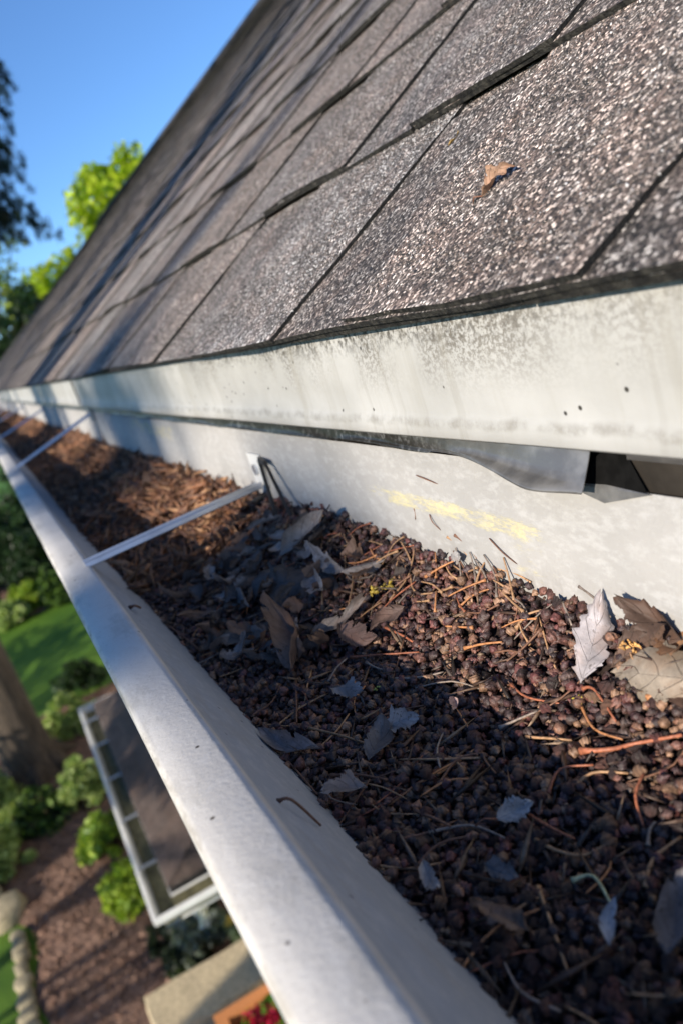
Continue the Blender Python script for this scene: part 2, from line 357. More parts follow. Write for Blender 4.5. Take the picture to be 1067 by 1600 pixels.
def strip(k, y0, y1, h0, h1, s_off=0.0, slant0=0.0, slant1=0.0, nseg=1, tint=(1, 1, 1), smax=EXPO + .004, ns=1, rag=0.0):
    """a shingle layer of course k: its butt stands proud, its head lies under the next course"""
    m = MB(); m.tint = tint; s0 = k * EXPO + s_off; s1 = k * EXPO + smax; fall = 2 * TH
    if k == ncourse - 1: s1 = SR - 0.02
    top_i = {}; bot_i = {}; bow = 0
    for i in range(nseg + 1):
        t = i / nseg
        for j in range(ns + 1):
            q = j / ns; y = y0 + (y1 - y0) * t + (slant0 * (1 - t) + slant1 * t) * q
            if rag and i in (0, nseg) : y += rnd.uniform(-rag, rag) + (rag * .8 * math.sin(q * 7 + k))
            s_ = s0 + (s1 - s0) * q + (wob(y, k) + (rnd.uniform(-rag, rag) * .7 if rag else 0) if j == 0 else 0)
            dh = -fall * q + (abs(wob(y, k)) * .5 if j == 0 else 0) + (bow * math.sin(t * 3.14) * (1 - q) if rag else 0)
            bot_i[i, j] = len(m.v); m.v.append(rp(s_, y, h0 + dh)); top_i[i, j] = len(m.v); m.v.append(rp(s_, y, h1 + dh + (rnd.uniform(-.0002, .0003) if rag else 0)))
    m.c = [tint] * len(m.v)
    for i in range(nseg):
        for j in range(ns):
            m.f.append((top_i[i, j], top_i[i, j + 1], top_i[i + 1, j + 1], top_i[i + 1, j])); m.f.append((bot_i[i, j], bot_i[i + 1, j], bot_i[i + 1, j + 1], bot_i[i, j + 1]))
        m.f.append((bot_i[i, 0], top_i[i, 0], top_i[i + 1, 0], bot_i[i + 1, 0])); m.f.append((bot_i[i, ns], bot_i[i + 1, ns], top_i[i + 1, ns], top_i[i, ns]))
    for j in range(ns):
        m.f.append((bot_i[0, j], bot_i[0, j + 1], top_i[0, j + 1], top_i[0, j])); m.f.append((bot_i[nseg, j], top_i[nseg, j], top_i[nseg, j + 1], bot_i[nseg, j + 1]))
    return m
def rtint(lo=.78, hi=1.2):
    b = rnd.uniform(lo, hi); wv = rnd.uniform(-.05, .07); return (b * (1 + wv), b, b * (1 - wv * .7))
tabs = {0: [(-.62, -.50), (-.36, -.22), (-.1, .05), (.172, .312), (.392, .548), (.675, .800), (.925, 1.10), (1.287, 1.42)],
        1: [(-.5, -.33), (-.2, -.06), (.04, .175), (.292, .405), (.489, .640), (.748, .905), (1.05, 1.16), (1.26, 1.46)],
        2: [(-.55, -.38), (-.2, -.02), (.15, .285), (.39, .52), (.66, .79), (.90, 1.08), (1.2, 1.33)]}
allstrips = []; tabspan = {}
for k in range(ncourse):
    joint = rnd.uniform(0, 1.0); y = YA
    while y < YB:
        y1 = min(YB, YA + joint + (math.floor((y - YA - joint) / 1.0 + 1e-6) + 1) * 1.0) if y > YA else YA + joint
        if y1 - y > .01: allstrips.append(('shingle', k, y + .0006, y1 - .0006, strip(k, y + .0006, y1 - .0006, B0, B0 + TH, 0, 0, 0, 26 if y < 2 else 2, rtint(.80, 1.06), EXPO + .004, 1, .0007 if y < 2 else 0)))
        y = y1
    lst = list(tabs.get(k, [])); y = lst[-1][1] + .12 if lst else YA + rnd.uniform(.02, .2)
    while y < YB - .3:
        wd = rnd.choice((.105, .13, .15, .165, .19)) + rnd.uniform(-.012, .012); lst.append((y, y + wd)); y += wd + rnd.choice((.085, .11, .125, .15)) + rnd.uniform(-.015, .015)
    for a, b in lst:
        sl0, sl1 = -rnd.uniform(.024, .034), rnd.uniform(-.022, -.008); tabspan.setdefault(k, []).append((a, b, sl0, sl1))
        allstrips.append(('shingle_tab', k, a, b, strip(k, a, b, B0 + TH + 2e-5, B0 + 2 * TH, rnd.uniform(-.001, .0008), sl0, sl1, 7 if a < 2.5 else 1, rtint(.94, 1.34), EXPO + .004, 9 if a < 2.5 else 1, .0011 if a < 2.5 else 0)))
for nm, lim in (('shingle', 120), ('shingle_tab', 280)):
    scored = []; far = MB()
    for t in allstrips:
        if t[0] != nm: continue
        best = 0
        for fy in (0.1, .5, .9):
            u_, v_, d = project(rp(t[1] * EXPO + .07, t[2] + (t[3] - t[2]) * fy, .006))
            if 0 <= u_ <= 1067 and 0 <= v_ <= 1600: best = max(best, 1 / d ** 1.5)
        scored.append((best, t))
    scored.sort(key=lambda q: -q[0])
    for i, (b, t) in enumerate(scored):
        if i < lim and b > 0: part(nm, t[4].mesh(nm), M['granules'], roof)
        else:
            o = len(far.v); far.v += t[4].v; far.c += t[4].c; far.f += [tuple(j + o for j in f) for f in t[4].f]
    q = part('distant_' + nm + 's', far.mesh('distant_' + nm), M['granules'], roof); q['kind'] = 'stuff'
m = MB(); m.tint = (.8, .8, .8)
y = YA
for i in range(int((YB - YA) / .5)):
    slab(m, 0.0015 + rnd.uniform(0, .0008), .13, YA + i * .5, YA + i * .5 + .499, -.0012, B0 - .0002)
part('starter_course', m.mesh('starter_course'), M['granules'], roof)
# loose mineral granules bonded to the near shingles
g = np.random.default_rng(5); N_ = 150000
gs = g.uniform(0.001, .56, N_); gy_ = .09 + (1.05 - .09) * g.random(N_) ** 1.6
kk = np.floor(gs / EXPO).astype(int); qq = (gs - kk * EXPO) / (EXPO + .004); hh = B0 + TH - 2 * TH * qq
edge = np.zeros(N_, bool)
for k, spans in tabspan.items():
    for a, b, s0_, s1_ in spans:
        if a > 1.2: continue
        lo_ = a + s0_ * qq; hi_ = b + s1_ * qq; ins = (kk == k) & (gy_ > lo_ + .0008) & (gy_ < hi_ - .0008); hh[ins] += TH
        edge |= (kk == k) & (np.minimum(abs(gy_ - lo_), abs(gy_ - hi_)) <= .0012)
keep = (~edge) & (gs - kk * EXPO > .0022); gs, gy_, hh = gs[keep], gy_[keep], hh[keep]; n_ = len(gs)
cen = np.stack([EX + UX * gs - UZ * hh, gy_, EZ + UZ * gs + UX * hh], 1)
octa = np.array([(1, 0, 0), (-1, 0, 0), (0, 1, 0), (0, -1, 0), (0, 0, 1), (0, 0, -1)], float); of = np.array([(0, 2, 4), (2, 1, 4), (1, 3, 4), (3, 0, 4), (2, 0, 5), (1, 2, 5), (3, 1, 5), (0, 3, 5)])
qn = g.normal(size=(n_, 4)); qn /= np.linalg.norm(qn, axis=1)[:, None]; a_, b_, c_, d_ = qn.T
Rm = np.stack([1 - 2 * (c_ * c_ + d_ * d_), 2 * (b_ * c_ - a_ * d_), 2 * (b_ * d_ + a_ * c_), 2 * (b_ * c_ + a_ * d_), 1 - 2 * (b_ * b_ + d_ * d_), 2 * (c_ * d_ - a_ * b_), 2 * (b_ * d_ - a_ * c_), 2 * (c_ * d_ + a_ * b_), 1 - 2 * (b_ * b_ + c_ * c_)], 1).reshape(-1, 3, 3)
sz = g.uniform(.00048, .00092, n_)[:, None, None] * g.uniform(.6, 1.15, (n_, 6, 1)) * np.array((1.15, .9, .75))
vv = np.einsum('nij,nkj->nki', Rm, octa[None] * sz) + cen[:, None, :]
pal = np.array([(.022, .022, .023), (.05, .046, .044), (.085, .075, .07), (.13, .112, .104), (.20, .18, .17), (.33, .30, .285), (.55, .53, .51)]); cc = pal[g.choice(7, n_, p=[.17, .22, .22, .17, .12, .07, .03])]
cc = cc * g.uniform(.8, 1.25, (n_, 1)) * np.where(g.random((n_, 1)) < .3, np.array((1.08, .99, .95)), np.array((.98, 1., 1.03)))
gr_ = part('granules', meshdata('granules', vv.reshape(-1, 3), (of[None] + 6 * np.arange(n_)[:, None, None]).reshape(-1, 3), np.repeat(cc, 6, axis=0)), M['grit'], roof); gr_['kind'] = 'stuff'
m = MB()
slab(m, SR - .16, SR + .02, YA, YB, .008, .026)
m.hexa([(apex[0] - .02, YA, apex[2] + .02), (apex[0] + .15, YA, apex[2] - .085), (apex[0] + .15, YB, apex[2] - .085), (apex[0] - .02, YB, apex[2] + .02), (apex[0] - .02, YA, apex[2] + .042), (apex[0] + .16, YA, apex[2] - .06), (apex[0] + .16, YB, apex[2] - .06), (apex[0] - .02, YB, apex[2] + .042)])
part('ridge_cap', m.mesh('ridge_cap'), M['ridge_shade'], house)  # ridge cap coloured dark to stand for its shaded side
def extrude(profile, ys, fn=None, close=False):
    """profile: list of (x, z); fn(x, z, y, i) may bend it"""
    m = MB(); k = len(profile)
    for y in ys:
        for i, (x, z) in enumerate(profile):
            if fn: x, z = fn(x, z, y, i)
            m.v.append((x, y, z)); m.c.append((1, 1, 1))
    for j in range(len(ys) - 1):
        for i in range(k if close else k - 1):
            q = (i + 1) % k; m.f.append((j * k + i, j * k + q, (j + 1) * k + q, (j + 1) * k + i))
    return m
ysf = list(np.concatenate([np.arange(YA, 3.0, .03), np.arange(3.0, YB + .01, .25)]))
def dent(x, z, y, i):
    d = 0.0009 * smooth_noise(y * 6, z * 60, 2) + 0.0007 * smooth_noise(y * 17, z * 90, 4)
    return x - d, z + (0.0006 * smooth_noise(y * 5, 0, 9) if z < -.06 else 0)
prof = [(.1600, -.0200), (.1568, -.0275), (.1565, -.040), (.1568, -.052), (.1572, -.0625), (.1566, -.0645), (.1558, -.0672), (.1556, -.0722), (.1562, -.0732), (.1570, -.0726), (.1573, -.0660), (.1585, -.064), (.158, -.04), (.1583, -.0285), (.161, -.021)]
m = MB()
for yj in (1.372, 4.42): m.box((.1545, yj, -.0728), (.1562, yj + .004, -.0285))
part('drip_edge', extrude(prof, ysf, dent, True).mesh('drip_edge', True), M['drip'], house)
part('joint', m.mesh('joint'), M['flashing'], house)
# the fascia board, soffit and walls
m = MB(); m.box((.1695, YA, -.24), (.190, YB, -.0215)); part('fascia', m.mesh('fascia'), M['dark_fascia_wood'], house)
m = MB(); m.box((.190, YA, -.24), (.50, YB, -.225)); part('soffit', m.mesh('soffit'), M['white_trim'], house)
m = MB(); m.box((.48, YA + .3, -5.5), (6.8, YB - .3, -.2401)); part('wall', m.mesh('wall'), M['house_siding'], house)
m = MB()
for yy in (YA + .3, YB - .3):
    m.add([(.48, yy, -.24), (6.8, yy, -.24), (apex[0], yy, apex[2] - .3)], [(0, 1, 2)])
part('gable', m.mesh('gable'), M['house_siding'], house)
# two lengths of flashing between drip edge and gutter; the long one is peeled outwards at its end
def sm(a, b, t): t = max(0, min(1, (t - a) / (b - a))); return t * t * (3 - 2 * t)
YF = .2005
ys1 = list(np.concatenate([np.linspace(YF, .42, 70), np.arange(.43, 3, .03), np.arange(3, YB, .3)]))
def flap(x, z, y, i):
    """upper leaf hangs down behind the drip edge, the lower one is bent out over the gutter near the torn end"""
    k = 1 - sm(.200, .292, y); e = sm(.2005, .226, y)
    zf = -.0806 - .0042 * k                                   # fold line
    w_ = 0.0003 * math.sin(y * 60 + i) + .0005 * smooth_noise(y * 30, i * .1, 3)
    if y > .4: w_ += .0003 * smooth_noise(y * 70, i * .3, 9)
    if i <= 6:
        t = i / 6; return .1640 - .0010 * t - k * .0052 * t * t + w_, -.0655 + (zf + .0655) * t
    t = (i - 6) / 6; out = (.0006 + .0078 * k * (.15 + .85 * e)); drop = .0016 + .0006 * k
    if y > .3: drop += .0011 * smooth_noise(y * 40, 0, 6)
    return .1630 - k * .0052 - out * math.sin(t * 1.57) + w_, zf - drop * t - .0016 * k * (1 - math.cos(t * 1.57)) + .0014 * k * (t > .8) * (t - .8) * 5
p13 = [(0, 0)] * 13
fl = extrude(p13, ys1, flap)
flap_o = part('flashing', fl.mesh('flashing', True), M['flashing'], house); tag(flap_o, 'grey flashing strip peeled outwards at its end')
sol = flap_o.modifiers.new('thick', 'SOLIDIFY'); sol.thickness = 0.00025; sol.use_rim = False
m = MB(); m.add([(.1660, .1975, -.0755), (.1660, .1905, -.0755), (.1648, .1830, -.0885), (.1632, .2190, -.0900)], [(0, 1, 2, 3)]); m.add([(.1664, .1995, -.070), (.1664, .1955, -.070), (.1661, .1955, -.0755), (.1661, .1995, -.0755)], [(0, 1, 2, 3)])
part('gap_shade', m.mesh('gap_shade'), M['gap_black'], house)  # black patch standing for the shaded gap at the flap's torn end
m = MB(); m.add([(.1634, .2205, -.0885), (.1630, .2000, -.0935), (.1634, .1800, -.0885), (.1642, .1990, -.0875)], [(0, 1, 2, 3)]); q = part('flashing_corner', m.mesh('flashing_corner'), M['flashing'], house)
q.modifiers.new('thick', 'SOLIDIFY').thickness = .0005
m = MB(); m.box((.1668, YA, -.0915), (.1682, .189, -.0745)); part('fascia_strip', m.mesh('fascia_strip'), M['dark_fascia_wood'], house)  # added strip for the dark fascia wood showing below the drip edge
m = extrude([(.1655, -.062), (.1652, -.0735), (.1648, -.0785), (.1656, -.0787), (.1662, -.0735), (.1664, -.062)], list(np.linspace(YA, .1885, 40)), None, True)
part('flashing', m.mesh('flashing', True), M['flashing'], house)
# ------------------------------------------------------------------ the gutter
gutter = thing('gutter', (.085, 4.0, -.2625), 'long pale grey metal roof gutter filled with dark leaf litter', 'gutter')
gp = [(.1650, -.0838), (.1652, -.14), (.1652, -.2625), (.078, -.2625), (.073, -.258), (.068, -.238), (.060, -.222), (.040, -.205), (.022, -.190), (.013, -.172), (.0085, -.155), (.0060, -.137), (.0050, -.1300), (.0056, -.1268), (.0074, -.1254), (.0150, -.1249), (.0235, -.1250), (.0254, -.1254), (.0264, -.1266), (.0276, -.1300), (.0330, -.1405), (.0345, -.1422), (.0400, -.1505), (.0485, -.1640), (.0580, -.1785), (.0665, -.198), (.072, -.225), (.0765, -.2545), (.080, -.2605), (.1640, -.2605), (.1640, -.14), (.1642, -.0838)]
def gbend(x, z, y, i):
    if i in (0, 31): z = z - .0045 * (1 - sm(.19, .24, y)) + .0004 * smooth_noise(y * 8, 1, 2)
    k = 0.0007 * smooth_noise(y * 3.1, i * .02, 5)
    if 11 < i < 24: return x + k * 1.2 + .0003 * smooth_noise(y * 31, i, 7), z + k
    if i > 29 or i < 2: x = x - .0006 * abs(smooth_noise(y * 4, z * 30, 8)) * (z < -.09)
    return x, z
ysg = list(np.concatenate([np.arange(YA, 1.2, .012), np.arange(1.2, 4, .05), np.arange(4, YB, .3)]))
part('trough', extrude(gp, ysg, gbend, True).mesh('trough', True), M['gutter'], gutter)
def hanger(x0, x1, y0, y1, z0, z1, wd=.014, bent=False):
    m = MB()
    pts = [(x0 + (x1 - x0) * t, y0 + (y1 - y0) * t, z0 + (z1 - z0) * t - (.002 * math.sin(t * 3.1) if bent else 0)) for t in np.linspace(0, 1, 9)]
    prof = [(-.5, .0), (-.42, .0026), (-.25, .0034), (-.17, .0012), (.17, .0012), (.25, .0034), (.42, .0026), (.5, 0), (.42, -.0008), (-.42, -.0008)]
    n_ = len(prof)
    for p in pts:
        for a, b in prof: m.v.append((p[0], p[1] + a * wd, p[2] + b)); m.c.append((1, 1, 1))
    for j in range(len(pts) - 1):
        for i in range(n_): q = (i + 1) % n_; m.f.append((j * n_ + i, (j + 1) * n_ + i, (j + 1) * n_ + q, j * n_ + q))
    m.f.append(tuple(range(n_))); m.f.append(tuple((len(pts) - 1) * n_ + i for i in range(n_ - 1, -1, -1)))
    return part('hanger', m.mesh('hanger'), M['aluminium'], gutter)
def bar(m, a, b, wx, wy, wz):
    a = Vector(a); b = Vector(b); d = (b - a).normalized(); e = Vector((wx, wy, wz)); f_ = d.cross(e).normalized() * .0011
    m.hexa([a - e - f_, a + e - f_, b + e - f_, b - e - f_, a - e + f_, a + e + f_, b + e + f_, b - e + f_])
h1 = hanger(.0235, .1575, .540, .548, -.1255, -.1235)
m = MB()
bar(m, (.1605, .537, -.104), (.150, .507, -.136), .0004, .0024, .0006); bar(m, (.1585, .519, -.104), (.153, .486, -.134), .0004, .0022, .0006)
bar(m, (.1612, .538, -.1035), (.1582, .518, -.1038), .0004, .0012, .0018)
part('clip', m.mesh('clip'), M['black_clip'], h1)
m = MB(); m.box((.1615, .541, -.124), (.1632, .566, -.1005)); part('back_plate', m.mesh('back_plate'), M['white_trim'], h1)
m = MB(); m.tube([(.1625, .553, -.112), (.1592, .553, -.112)], .0042, 8); part('screw', m.mesh('screw'), M['aluminium'], h1)
for i, (yy, zb) in enumerate(((1.352, -.0865), (2.26, -.092), (3.15, -.095), (4.05, -.10), (4.95, -.10), (5.85, -.1))):
    h = hanger(.0235, .1600, yy, yy - .014, -.1255, zb, .015)
    m = MB(); m.box((.1585, yy - .022, zb - .012), (.1612, yy - .004, zb + .01)); part('back_plate', m.mesh('back_plate'), M['aluminium'], h)
# ------------------------------------------------------------------ litter in the gutter
PX = [.030, .046, .07, .10, .132, .150, .165]; PZ = [-.166, -.171, -.169, -.167, -.160, -.149, -.137]
def hd(x, y):
    h = np.interp(x, PX, PZ) + .011 * math.exp(-((x - .135) / .04) ** 2 - ((y - .44) / .09) ** 2)
    h += .0016 * smooth_noise(x * 130, y * 110, 1) + .0010 * smooth_noise(x * 300, y * 260, 4)
    if y > .6: h += sm(.6, 1.2, y) * (.005 * smooth_noise(x * 20, y * 9, 6) - .002) + .004 * sm(.58, .75, y)
    return h
v = []; cc = []; ys = list(np.concatenate([np.arange(-.3, .7, .006), np.arange(.7, 3, .02), np.arange(3, YB - .3, .15)])); xs = np.linspace(.043, .1638, 40)
for y in ys:
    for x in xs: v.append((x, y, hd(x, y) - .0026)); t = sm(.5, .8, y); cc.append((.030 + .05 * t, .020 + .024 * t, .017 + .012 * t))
nx = len(xs); f = [(j * nx + i, j * nx + i + 1, (j + 1) * nx + i + 1, (j + 1) * nx + i) for j in range(len(ys) - 1) for i in range(nx - 1)]
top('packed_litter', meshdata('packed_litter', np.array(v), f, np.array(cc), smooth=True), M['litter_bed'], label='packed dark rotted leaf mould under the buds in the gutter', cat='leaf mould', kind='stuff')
# dried buds: small pointed scaly spindles
def bud(seed, tint, seg=7):
    r = random.Random(seed); v = []; f = []; c = []
    L = 1.0; prof = [(0, .10), (.12, .33), (.32, .46), (.55, .42), (.78, .24), (1.0, .05)]
    bx, bz = r.uniform(-.15, .15), r.uniform(-.12, .12); sq = r.uniform(.75, 1.05); L = r.uniform(.8, 1.2); prof = [(t_, w_ * r.uniform(.8, 1.2)) for t_, w_ in prof]
    for i, (t, rr) in enumerate(prof):
        for k in range(seg):
            a = 2 * math.pi * k / seg + i * .45
            q = rr * (1 + .17 * (1 if (k + i) % 2 else -1)) * r.uniform(.82, 1.17)
            v.append((q * math.cos(a) + bx * t * t, q * sq * math.sin(a) + bz * t * t, (t - .5) * L))
            b = (1.25 if (k + i) % 2 else .75) * (1 + (.5 if i == 5 else 0)); c.append((tint[0] * b, tint[1] * b, tint[2] * b))
    for i in range(len(prof) - 1):
        for k in range(seg): q = (k + 1) % seg; f.append((i * seg + k, i * seg + q, (i + 1) * seg + q, (i + 1) * seg + k))
    f.append(tuple(range(seg - 1, -1, -1))); f.append(tuple(5 * seg + k for k in range(seg)))
    tri = []
    for q in f:
        for j in range(1, len(q) - 1): tri.append((q[0], q[j], q[j + 1]))
    return np.array(v), np.array(tri), np.array(c)
BT = [(.075, .036, .029), (.048, .025, .022), (.105, .05, .038), (.034, .022, .021), (.062, .034, .030), (.13, .068, .045), (.052, .027, .027), (.028, .017, .016), (.09, .035, .032), (.17, .10, .062), (.05, .032, .028), (.038, .024, .024)]
BT = [tuple(q * 1.35 for q in t) for t in BT + BT]
BUDS = [bud(100 + i, t) for i, t in enumerate(BT)]
BME = [meshdata('dried_bud', b[0], b[1], b[2], smooth=True) for b in BUDS]
for b in BME: b.materials.append(M['dried_bud'])
cand = []
def put(x, y, lift, size, kind=None):
    z = hd(x, y) + lift
    q = Matrix.Rotation(rnd.uniform(0, 6.28), 3, 'Z') @ Matrix.Rotation(rnd.gauss(1.45, .45), 3, 'X') @ Matrix.Rotation(rnd.uniform(0, 6.28), 3, 'Z')
    cand.append((x, y, z, size, q, rnd.randrange(len(BUDS)) if kind is None else kind))
sp = .0029
y = -.04
while y < .66:
    x = .0455
    while x < .1632:
        a = x + rnd.uniform(-.0013, .0013); b = y + rnd.uniform(-.0013, .0013)
        heap = math.exp(-((a - .11) / .05) ** 2 - ((b - .43) / .08) ** 2)
        if rnd.random() > heap * .35 and a < .1626: put(a, b, rnd.uniform(-.0018, .0016), rnd.choice((rnd.uniform(.0024, .0036), rnd.uniform(.0032, .0046), rnd.uniform(.0036, .0054))))
        if rnd.random() < .36 * (1 - heap): put(a + .001, b, rnd.uniform(.0012, .0040), rnd.uniform(.0030, .0054))
        x += sp
    y += sp * .9
for i in range(40):   # strays on the sloping wall's foot
    put(rnd.uniform(.0445, .050), rnd.uniform(.05, .6), .001, rnd.uniform(.003, .0045))
vis = []
for i, c in enumerate(cand):
    u_, v_, d = project((c[0], c[1], c[2]))
    on = 8 < u_ < 1059 and 8 < v_ < 1592
    vis.append((-(c[3] / d) * (1.0 + 60 * max(0, c[2] - hd(c[0], c[1]))) if on else 0, i))
vis.sort(); pick = set(i for s_, i in vis[:300])
G_BUD = 'dried buds that show singly in the gutter'
VV = []; FF = []; CCL = []; off = 0
for i, (x, y, z, s_, q, k) in enumerate(cand):
    if i in pick:
        o = top('dried_bud', BME[k], None, (x, y, z), q.to_euler(), 'small pointed dark brown dried bud lying loose on the gutter litter', 'bud', G_BUD, None, s_)
    else:
        bv, bf, bc = BUDS[k]; A = np.array(q) * s_
        VV.append(bv @ A.T + np.array((x, y, z))); FF.append(bf + off); off += len(bv)
        j = rnd.uniform(.7, 1.35); CCL.append(bc * j)
top('bud_litter', meshdata('bud_litter', np.concatenate(VV), np.concatenate(FF), np.concatenate(CCL), smooth=True), M['dried_bud'], label='mass of small dark dried buds covering the gutter floor', cat='buds', kind='stuff')
# crumbs of rotted leaf and broken needles between the buds
def flake(seed):
    r = random.Random(seed); v = [(-.5, 0, 0), (0, -.28, r.uniform(-.1, .2)), (.5, 0, r.uniform(-.2, .2)), (0, .28, r.uniform(-.1, .25)), (0, 0, r.uniform(.15, .35)), (0, 0, -.12)]
    f = [(0, 1, 4), (1, 2, 4), (2, 3, 4), (3, 0, 4), (1, 0, 5), (2, 1, 5), (3, 2, 5), (0, 3, 5)]
    return np.array(v), np.array(f)
FL = [flake(i) for i in range(8)]
VV = []; FF = []; CCL = []; off = 0
def scatter(n_, y0, y1, s0, s1, lift, stretch=1.0):
    global off
    for i in range(n_):
        y = y0 + (y1 - y0) * rnd.random() ** 1.7; x = rnd.uniform(.044, .162); z = hd(x, y) + rnd.uniform(-.001, lift)
        s_ = rnd.uniform(s0, s1); q = Matrix.Rotation(rnd.uniform(0, 6.28), 3, 'Z') @ Matrix.Rotation(rnd.gauss(0, .7), 3, 'X') @ Matrix.Rotation(rnd.gauss(0, .6), 3, 'Y')
        bv, bf = FL[rnd.randrange(8)]; bv = bv * np.array((stretch, 1 / stretch, 1))
        VV.append(bv @ (np.array(q) * s_).T + np.array((x, y, z))); FF.append(bf + off); off += len(bv)
        c = rnd.choice(((.20, .09, .045), (.13, .06, .034), (.27, .13, .066), (.085, .045, .03), (.34, .19, .10))); j = rnd.uniform(.6, 1.15)
        CCL.append(np.tile(np.array(c) * j, (len(bv), 1)))
scatter(15000, .56, 1.8, .003, .0065, .006); scatter(8000, .9, 4.5, .004, .010, .007); scatter(5000, .56, 3.0, .006, .016, .008, 2.8)
top('rusty_litter', meshdata('rusty_litter', np.concatenate(VV), np.concatenate(FF), np.concatenate(CCL)), M['dry_stem'], label='rusty brown mat of dry needles and leaf crumbs beyond the hanger', cat='leaf litter', kind='stuff')
VV = []; FF = []; CCL = []; off = 0
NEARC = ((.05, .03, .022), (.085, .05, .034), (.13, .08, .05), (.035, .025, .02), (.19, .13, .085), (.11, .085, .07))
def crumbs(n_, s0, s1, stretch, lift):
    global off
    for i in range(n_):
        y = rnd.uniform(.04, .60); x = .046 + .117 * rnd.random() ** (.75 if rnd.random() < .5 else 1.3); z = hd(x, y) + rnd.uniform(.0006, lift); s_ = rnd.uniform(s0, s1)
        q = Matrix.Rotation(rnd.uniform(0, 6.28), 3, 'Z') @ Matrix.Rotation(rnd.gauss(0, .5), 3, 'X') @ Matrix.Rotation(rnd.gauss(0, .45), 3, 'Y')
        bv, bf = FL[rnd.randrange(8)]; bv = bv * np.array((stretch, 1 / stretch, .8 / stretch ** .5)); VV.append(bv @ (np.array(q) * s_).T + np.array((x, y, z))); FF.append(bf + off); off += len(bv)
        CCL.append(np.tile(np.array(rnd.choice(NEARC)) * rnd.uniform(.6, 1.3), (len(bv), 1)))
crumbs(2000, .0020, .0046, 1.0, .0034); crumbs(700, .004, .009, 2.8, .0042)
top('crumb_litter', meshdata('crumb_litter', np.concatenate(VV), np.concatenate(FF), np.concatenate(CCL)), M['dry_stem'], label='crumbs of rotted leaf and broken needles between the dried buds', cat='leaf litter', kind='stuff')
# ------------------------------------------------------------------ stems and needles
STEMS = [[(131.3, 231.1, -158.1), (129.3, 219.2, -158.8), (133.6, 205.2, -157.2)],
[(140.3, 201.5, -153.1), (140.8, 196.5, -152.9), (136.1, 182.9, -155.9)],
[(136.0, 198.8, -155.8), (130.7, 187.2, -158.5), (132.5, 176.8, -157.8)],
[(122.4, 184.8, -160.2), (127.1, 176.2, -159.1), (132.9, 172.7, -157.7), (139.9, 160.1, -153.6)],
[(105.3, 180.8, -164.1), (113.1, 183.9, -162.4), (120.6, 177.3, -160.7)],
[(108.9, 175.2, -163.1), (117.4, 174.5, -161.4), (123.9, 166.4, -160.0)],
[(95.9, 178.4, -165.4), (96.3, 168.7, -165.3), (98.5, 161.8, -165.4)],
[(90.7, 169.4, -165.7), (92.3, 159.3, -165.6), (97.2, 154.8, -165.3), (104.4, 152.5, -164.1)],
[(88.1, 151.2, -166.0), (92.3, 147.4, -165.6), (89.6, 138.5, -165.8)],
[(63.2, 151.3, -167.7), (72.5, 153.1, -166.9), (79.7, 152.7, -166.7)],
[(80.3, 155.7, -166.4), (74.8, 143.6, -166.9), (68.6, 130.3, -167.5)],
[(103.6, 212.9, -164.4), (100.1, 200.6, -165.1)],
[(85.1, 212.8, -166.2), (95.8, 217.2, -165.5), (103.9, 213.3, -164.3)],
[(87.1, 185.0, -165.9), (99.1, 187.7, -165.2)],
[(72.9, 208.8, -167.1), (76.3, 192.0, -166.6)],
[(70.6, 196.3, -167.0), (80.8, 188.1, -166.5), (85.2, 176.7, -166.0)],
[(59.5, 187.1, -167.9), (69.8, 189.0, -167.3), (81.0, 183.6, -166.5)],
[(114.7, 217.4, -161.9), (126.6, 210.2, -159.4)],
[(117.0, 205.4, -161.5), (123.5, 189.8, -160.1)],
[(135.1, 265.9, -156.1), (142.0, 248.0, -151.9)],
[(99.1, 136.6, -165.2), (105.9, 140.2, -164.0), (115.8, 140.1, -161.8)],
[(108.8, 144.8, -163.4), (115.0, 147.7, -162.0)],
[(145.4, 177.6, -149.9), (150.3, 168.3, -147.1)],
[(148.8, 246.8, -147.7), (153.4, 244.4, -144.4), (156.9, 239.4, -141.6)],
[(161.1, 231.3, -138.4), (155.3, 220.9, -143.0)],
[(46.6, 312.6, -169.1), (51.7, 278.6, -168.6), (52.4, 244.9, -168.6)],
[(67.7, 287.3, -167.3), (74.3, 267.4, -166.7), (79.2, 255.4, -166.5)],
[(60.6, 249.7, -167.8), (73.7, 228.4, -166.9)],
[(108.7, 281.4, -162.9), (115.2, 268.9, -161.5), (122.2, 264.1, -160.1)],
[(105.0, 318.1, -163.1), (112.9, 302.6, -161.4), (124.3, 286.2, -159.3)],
[(125.7, 317.9, -157.7), (126.3, 301.7, -158.3), (126.6, 289.6, -158.7)],
[(107.3, 306.1, -162.8), (107.7, 294.0, -162.9), (112.5, 284.9, -162.1)],
[(140.0, 373.4, -147.1), (124.8, 353.7, -155.6)],
[(124.9, 506.6, -153.7), (137.1, 488.9, -146.8), (134.0, 469.5, -146.9)],
[(86.0, 541.5, -165.3), (102.3, 471.1, -159.5)],
[(101.4, 556.2, -163.8), (93.6, 476.4, -162.3)],
[(89.3, 311.2, -165.4), (103.2, 317.7, -163.5)],
[(79.1, 326.9, -166.1), (65.5, 293.7, -167.4)],
[(45.3, 532.6, -169.1), (52.4, 471.2, -168.4), (56.8, 411.9, -167.9)],
[(145.4, 338.8, -147.1), (154.6, 345.1, -140.6)],
[(152.6, 318.4, -143.5), (161.6, 303.7, -137.1)],
[(164.1, 275.8, -135.3), (163.2, 251.5, -136.5)],
[(156.4, 282.2, -141.8), (164.1, 283.0, -134.8)],
[(147.7, 284.5, -147.9), (157.1, 271.5, -141.3)],
[(164.1, 301.6, -124.1), (164.2, 288.5, -134.1)],
[(164.1, 308.8, -126.3), (164.1, 296.1, -133.8)],
[(164.1, 223.6, -131.0), (161.1, 206.6, -138.5)],
]
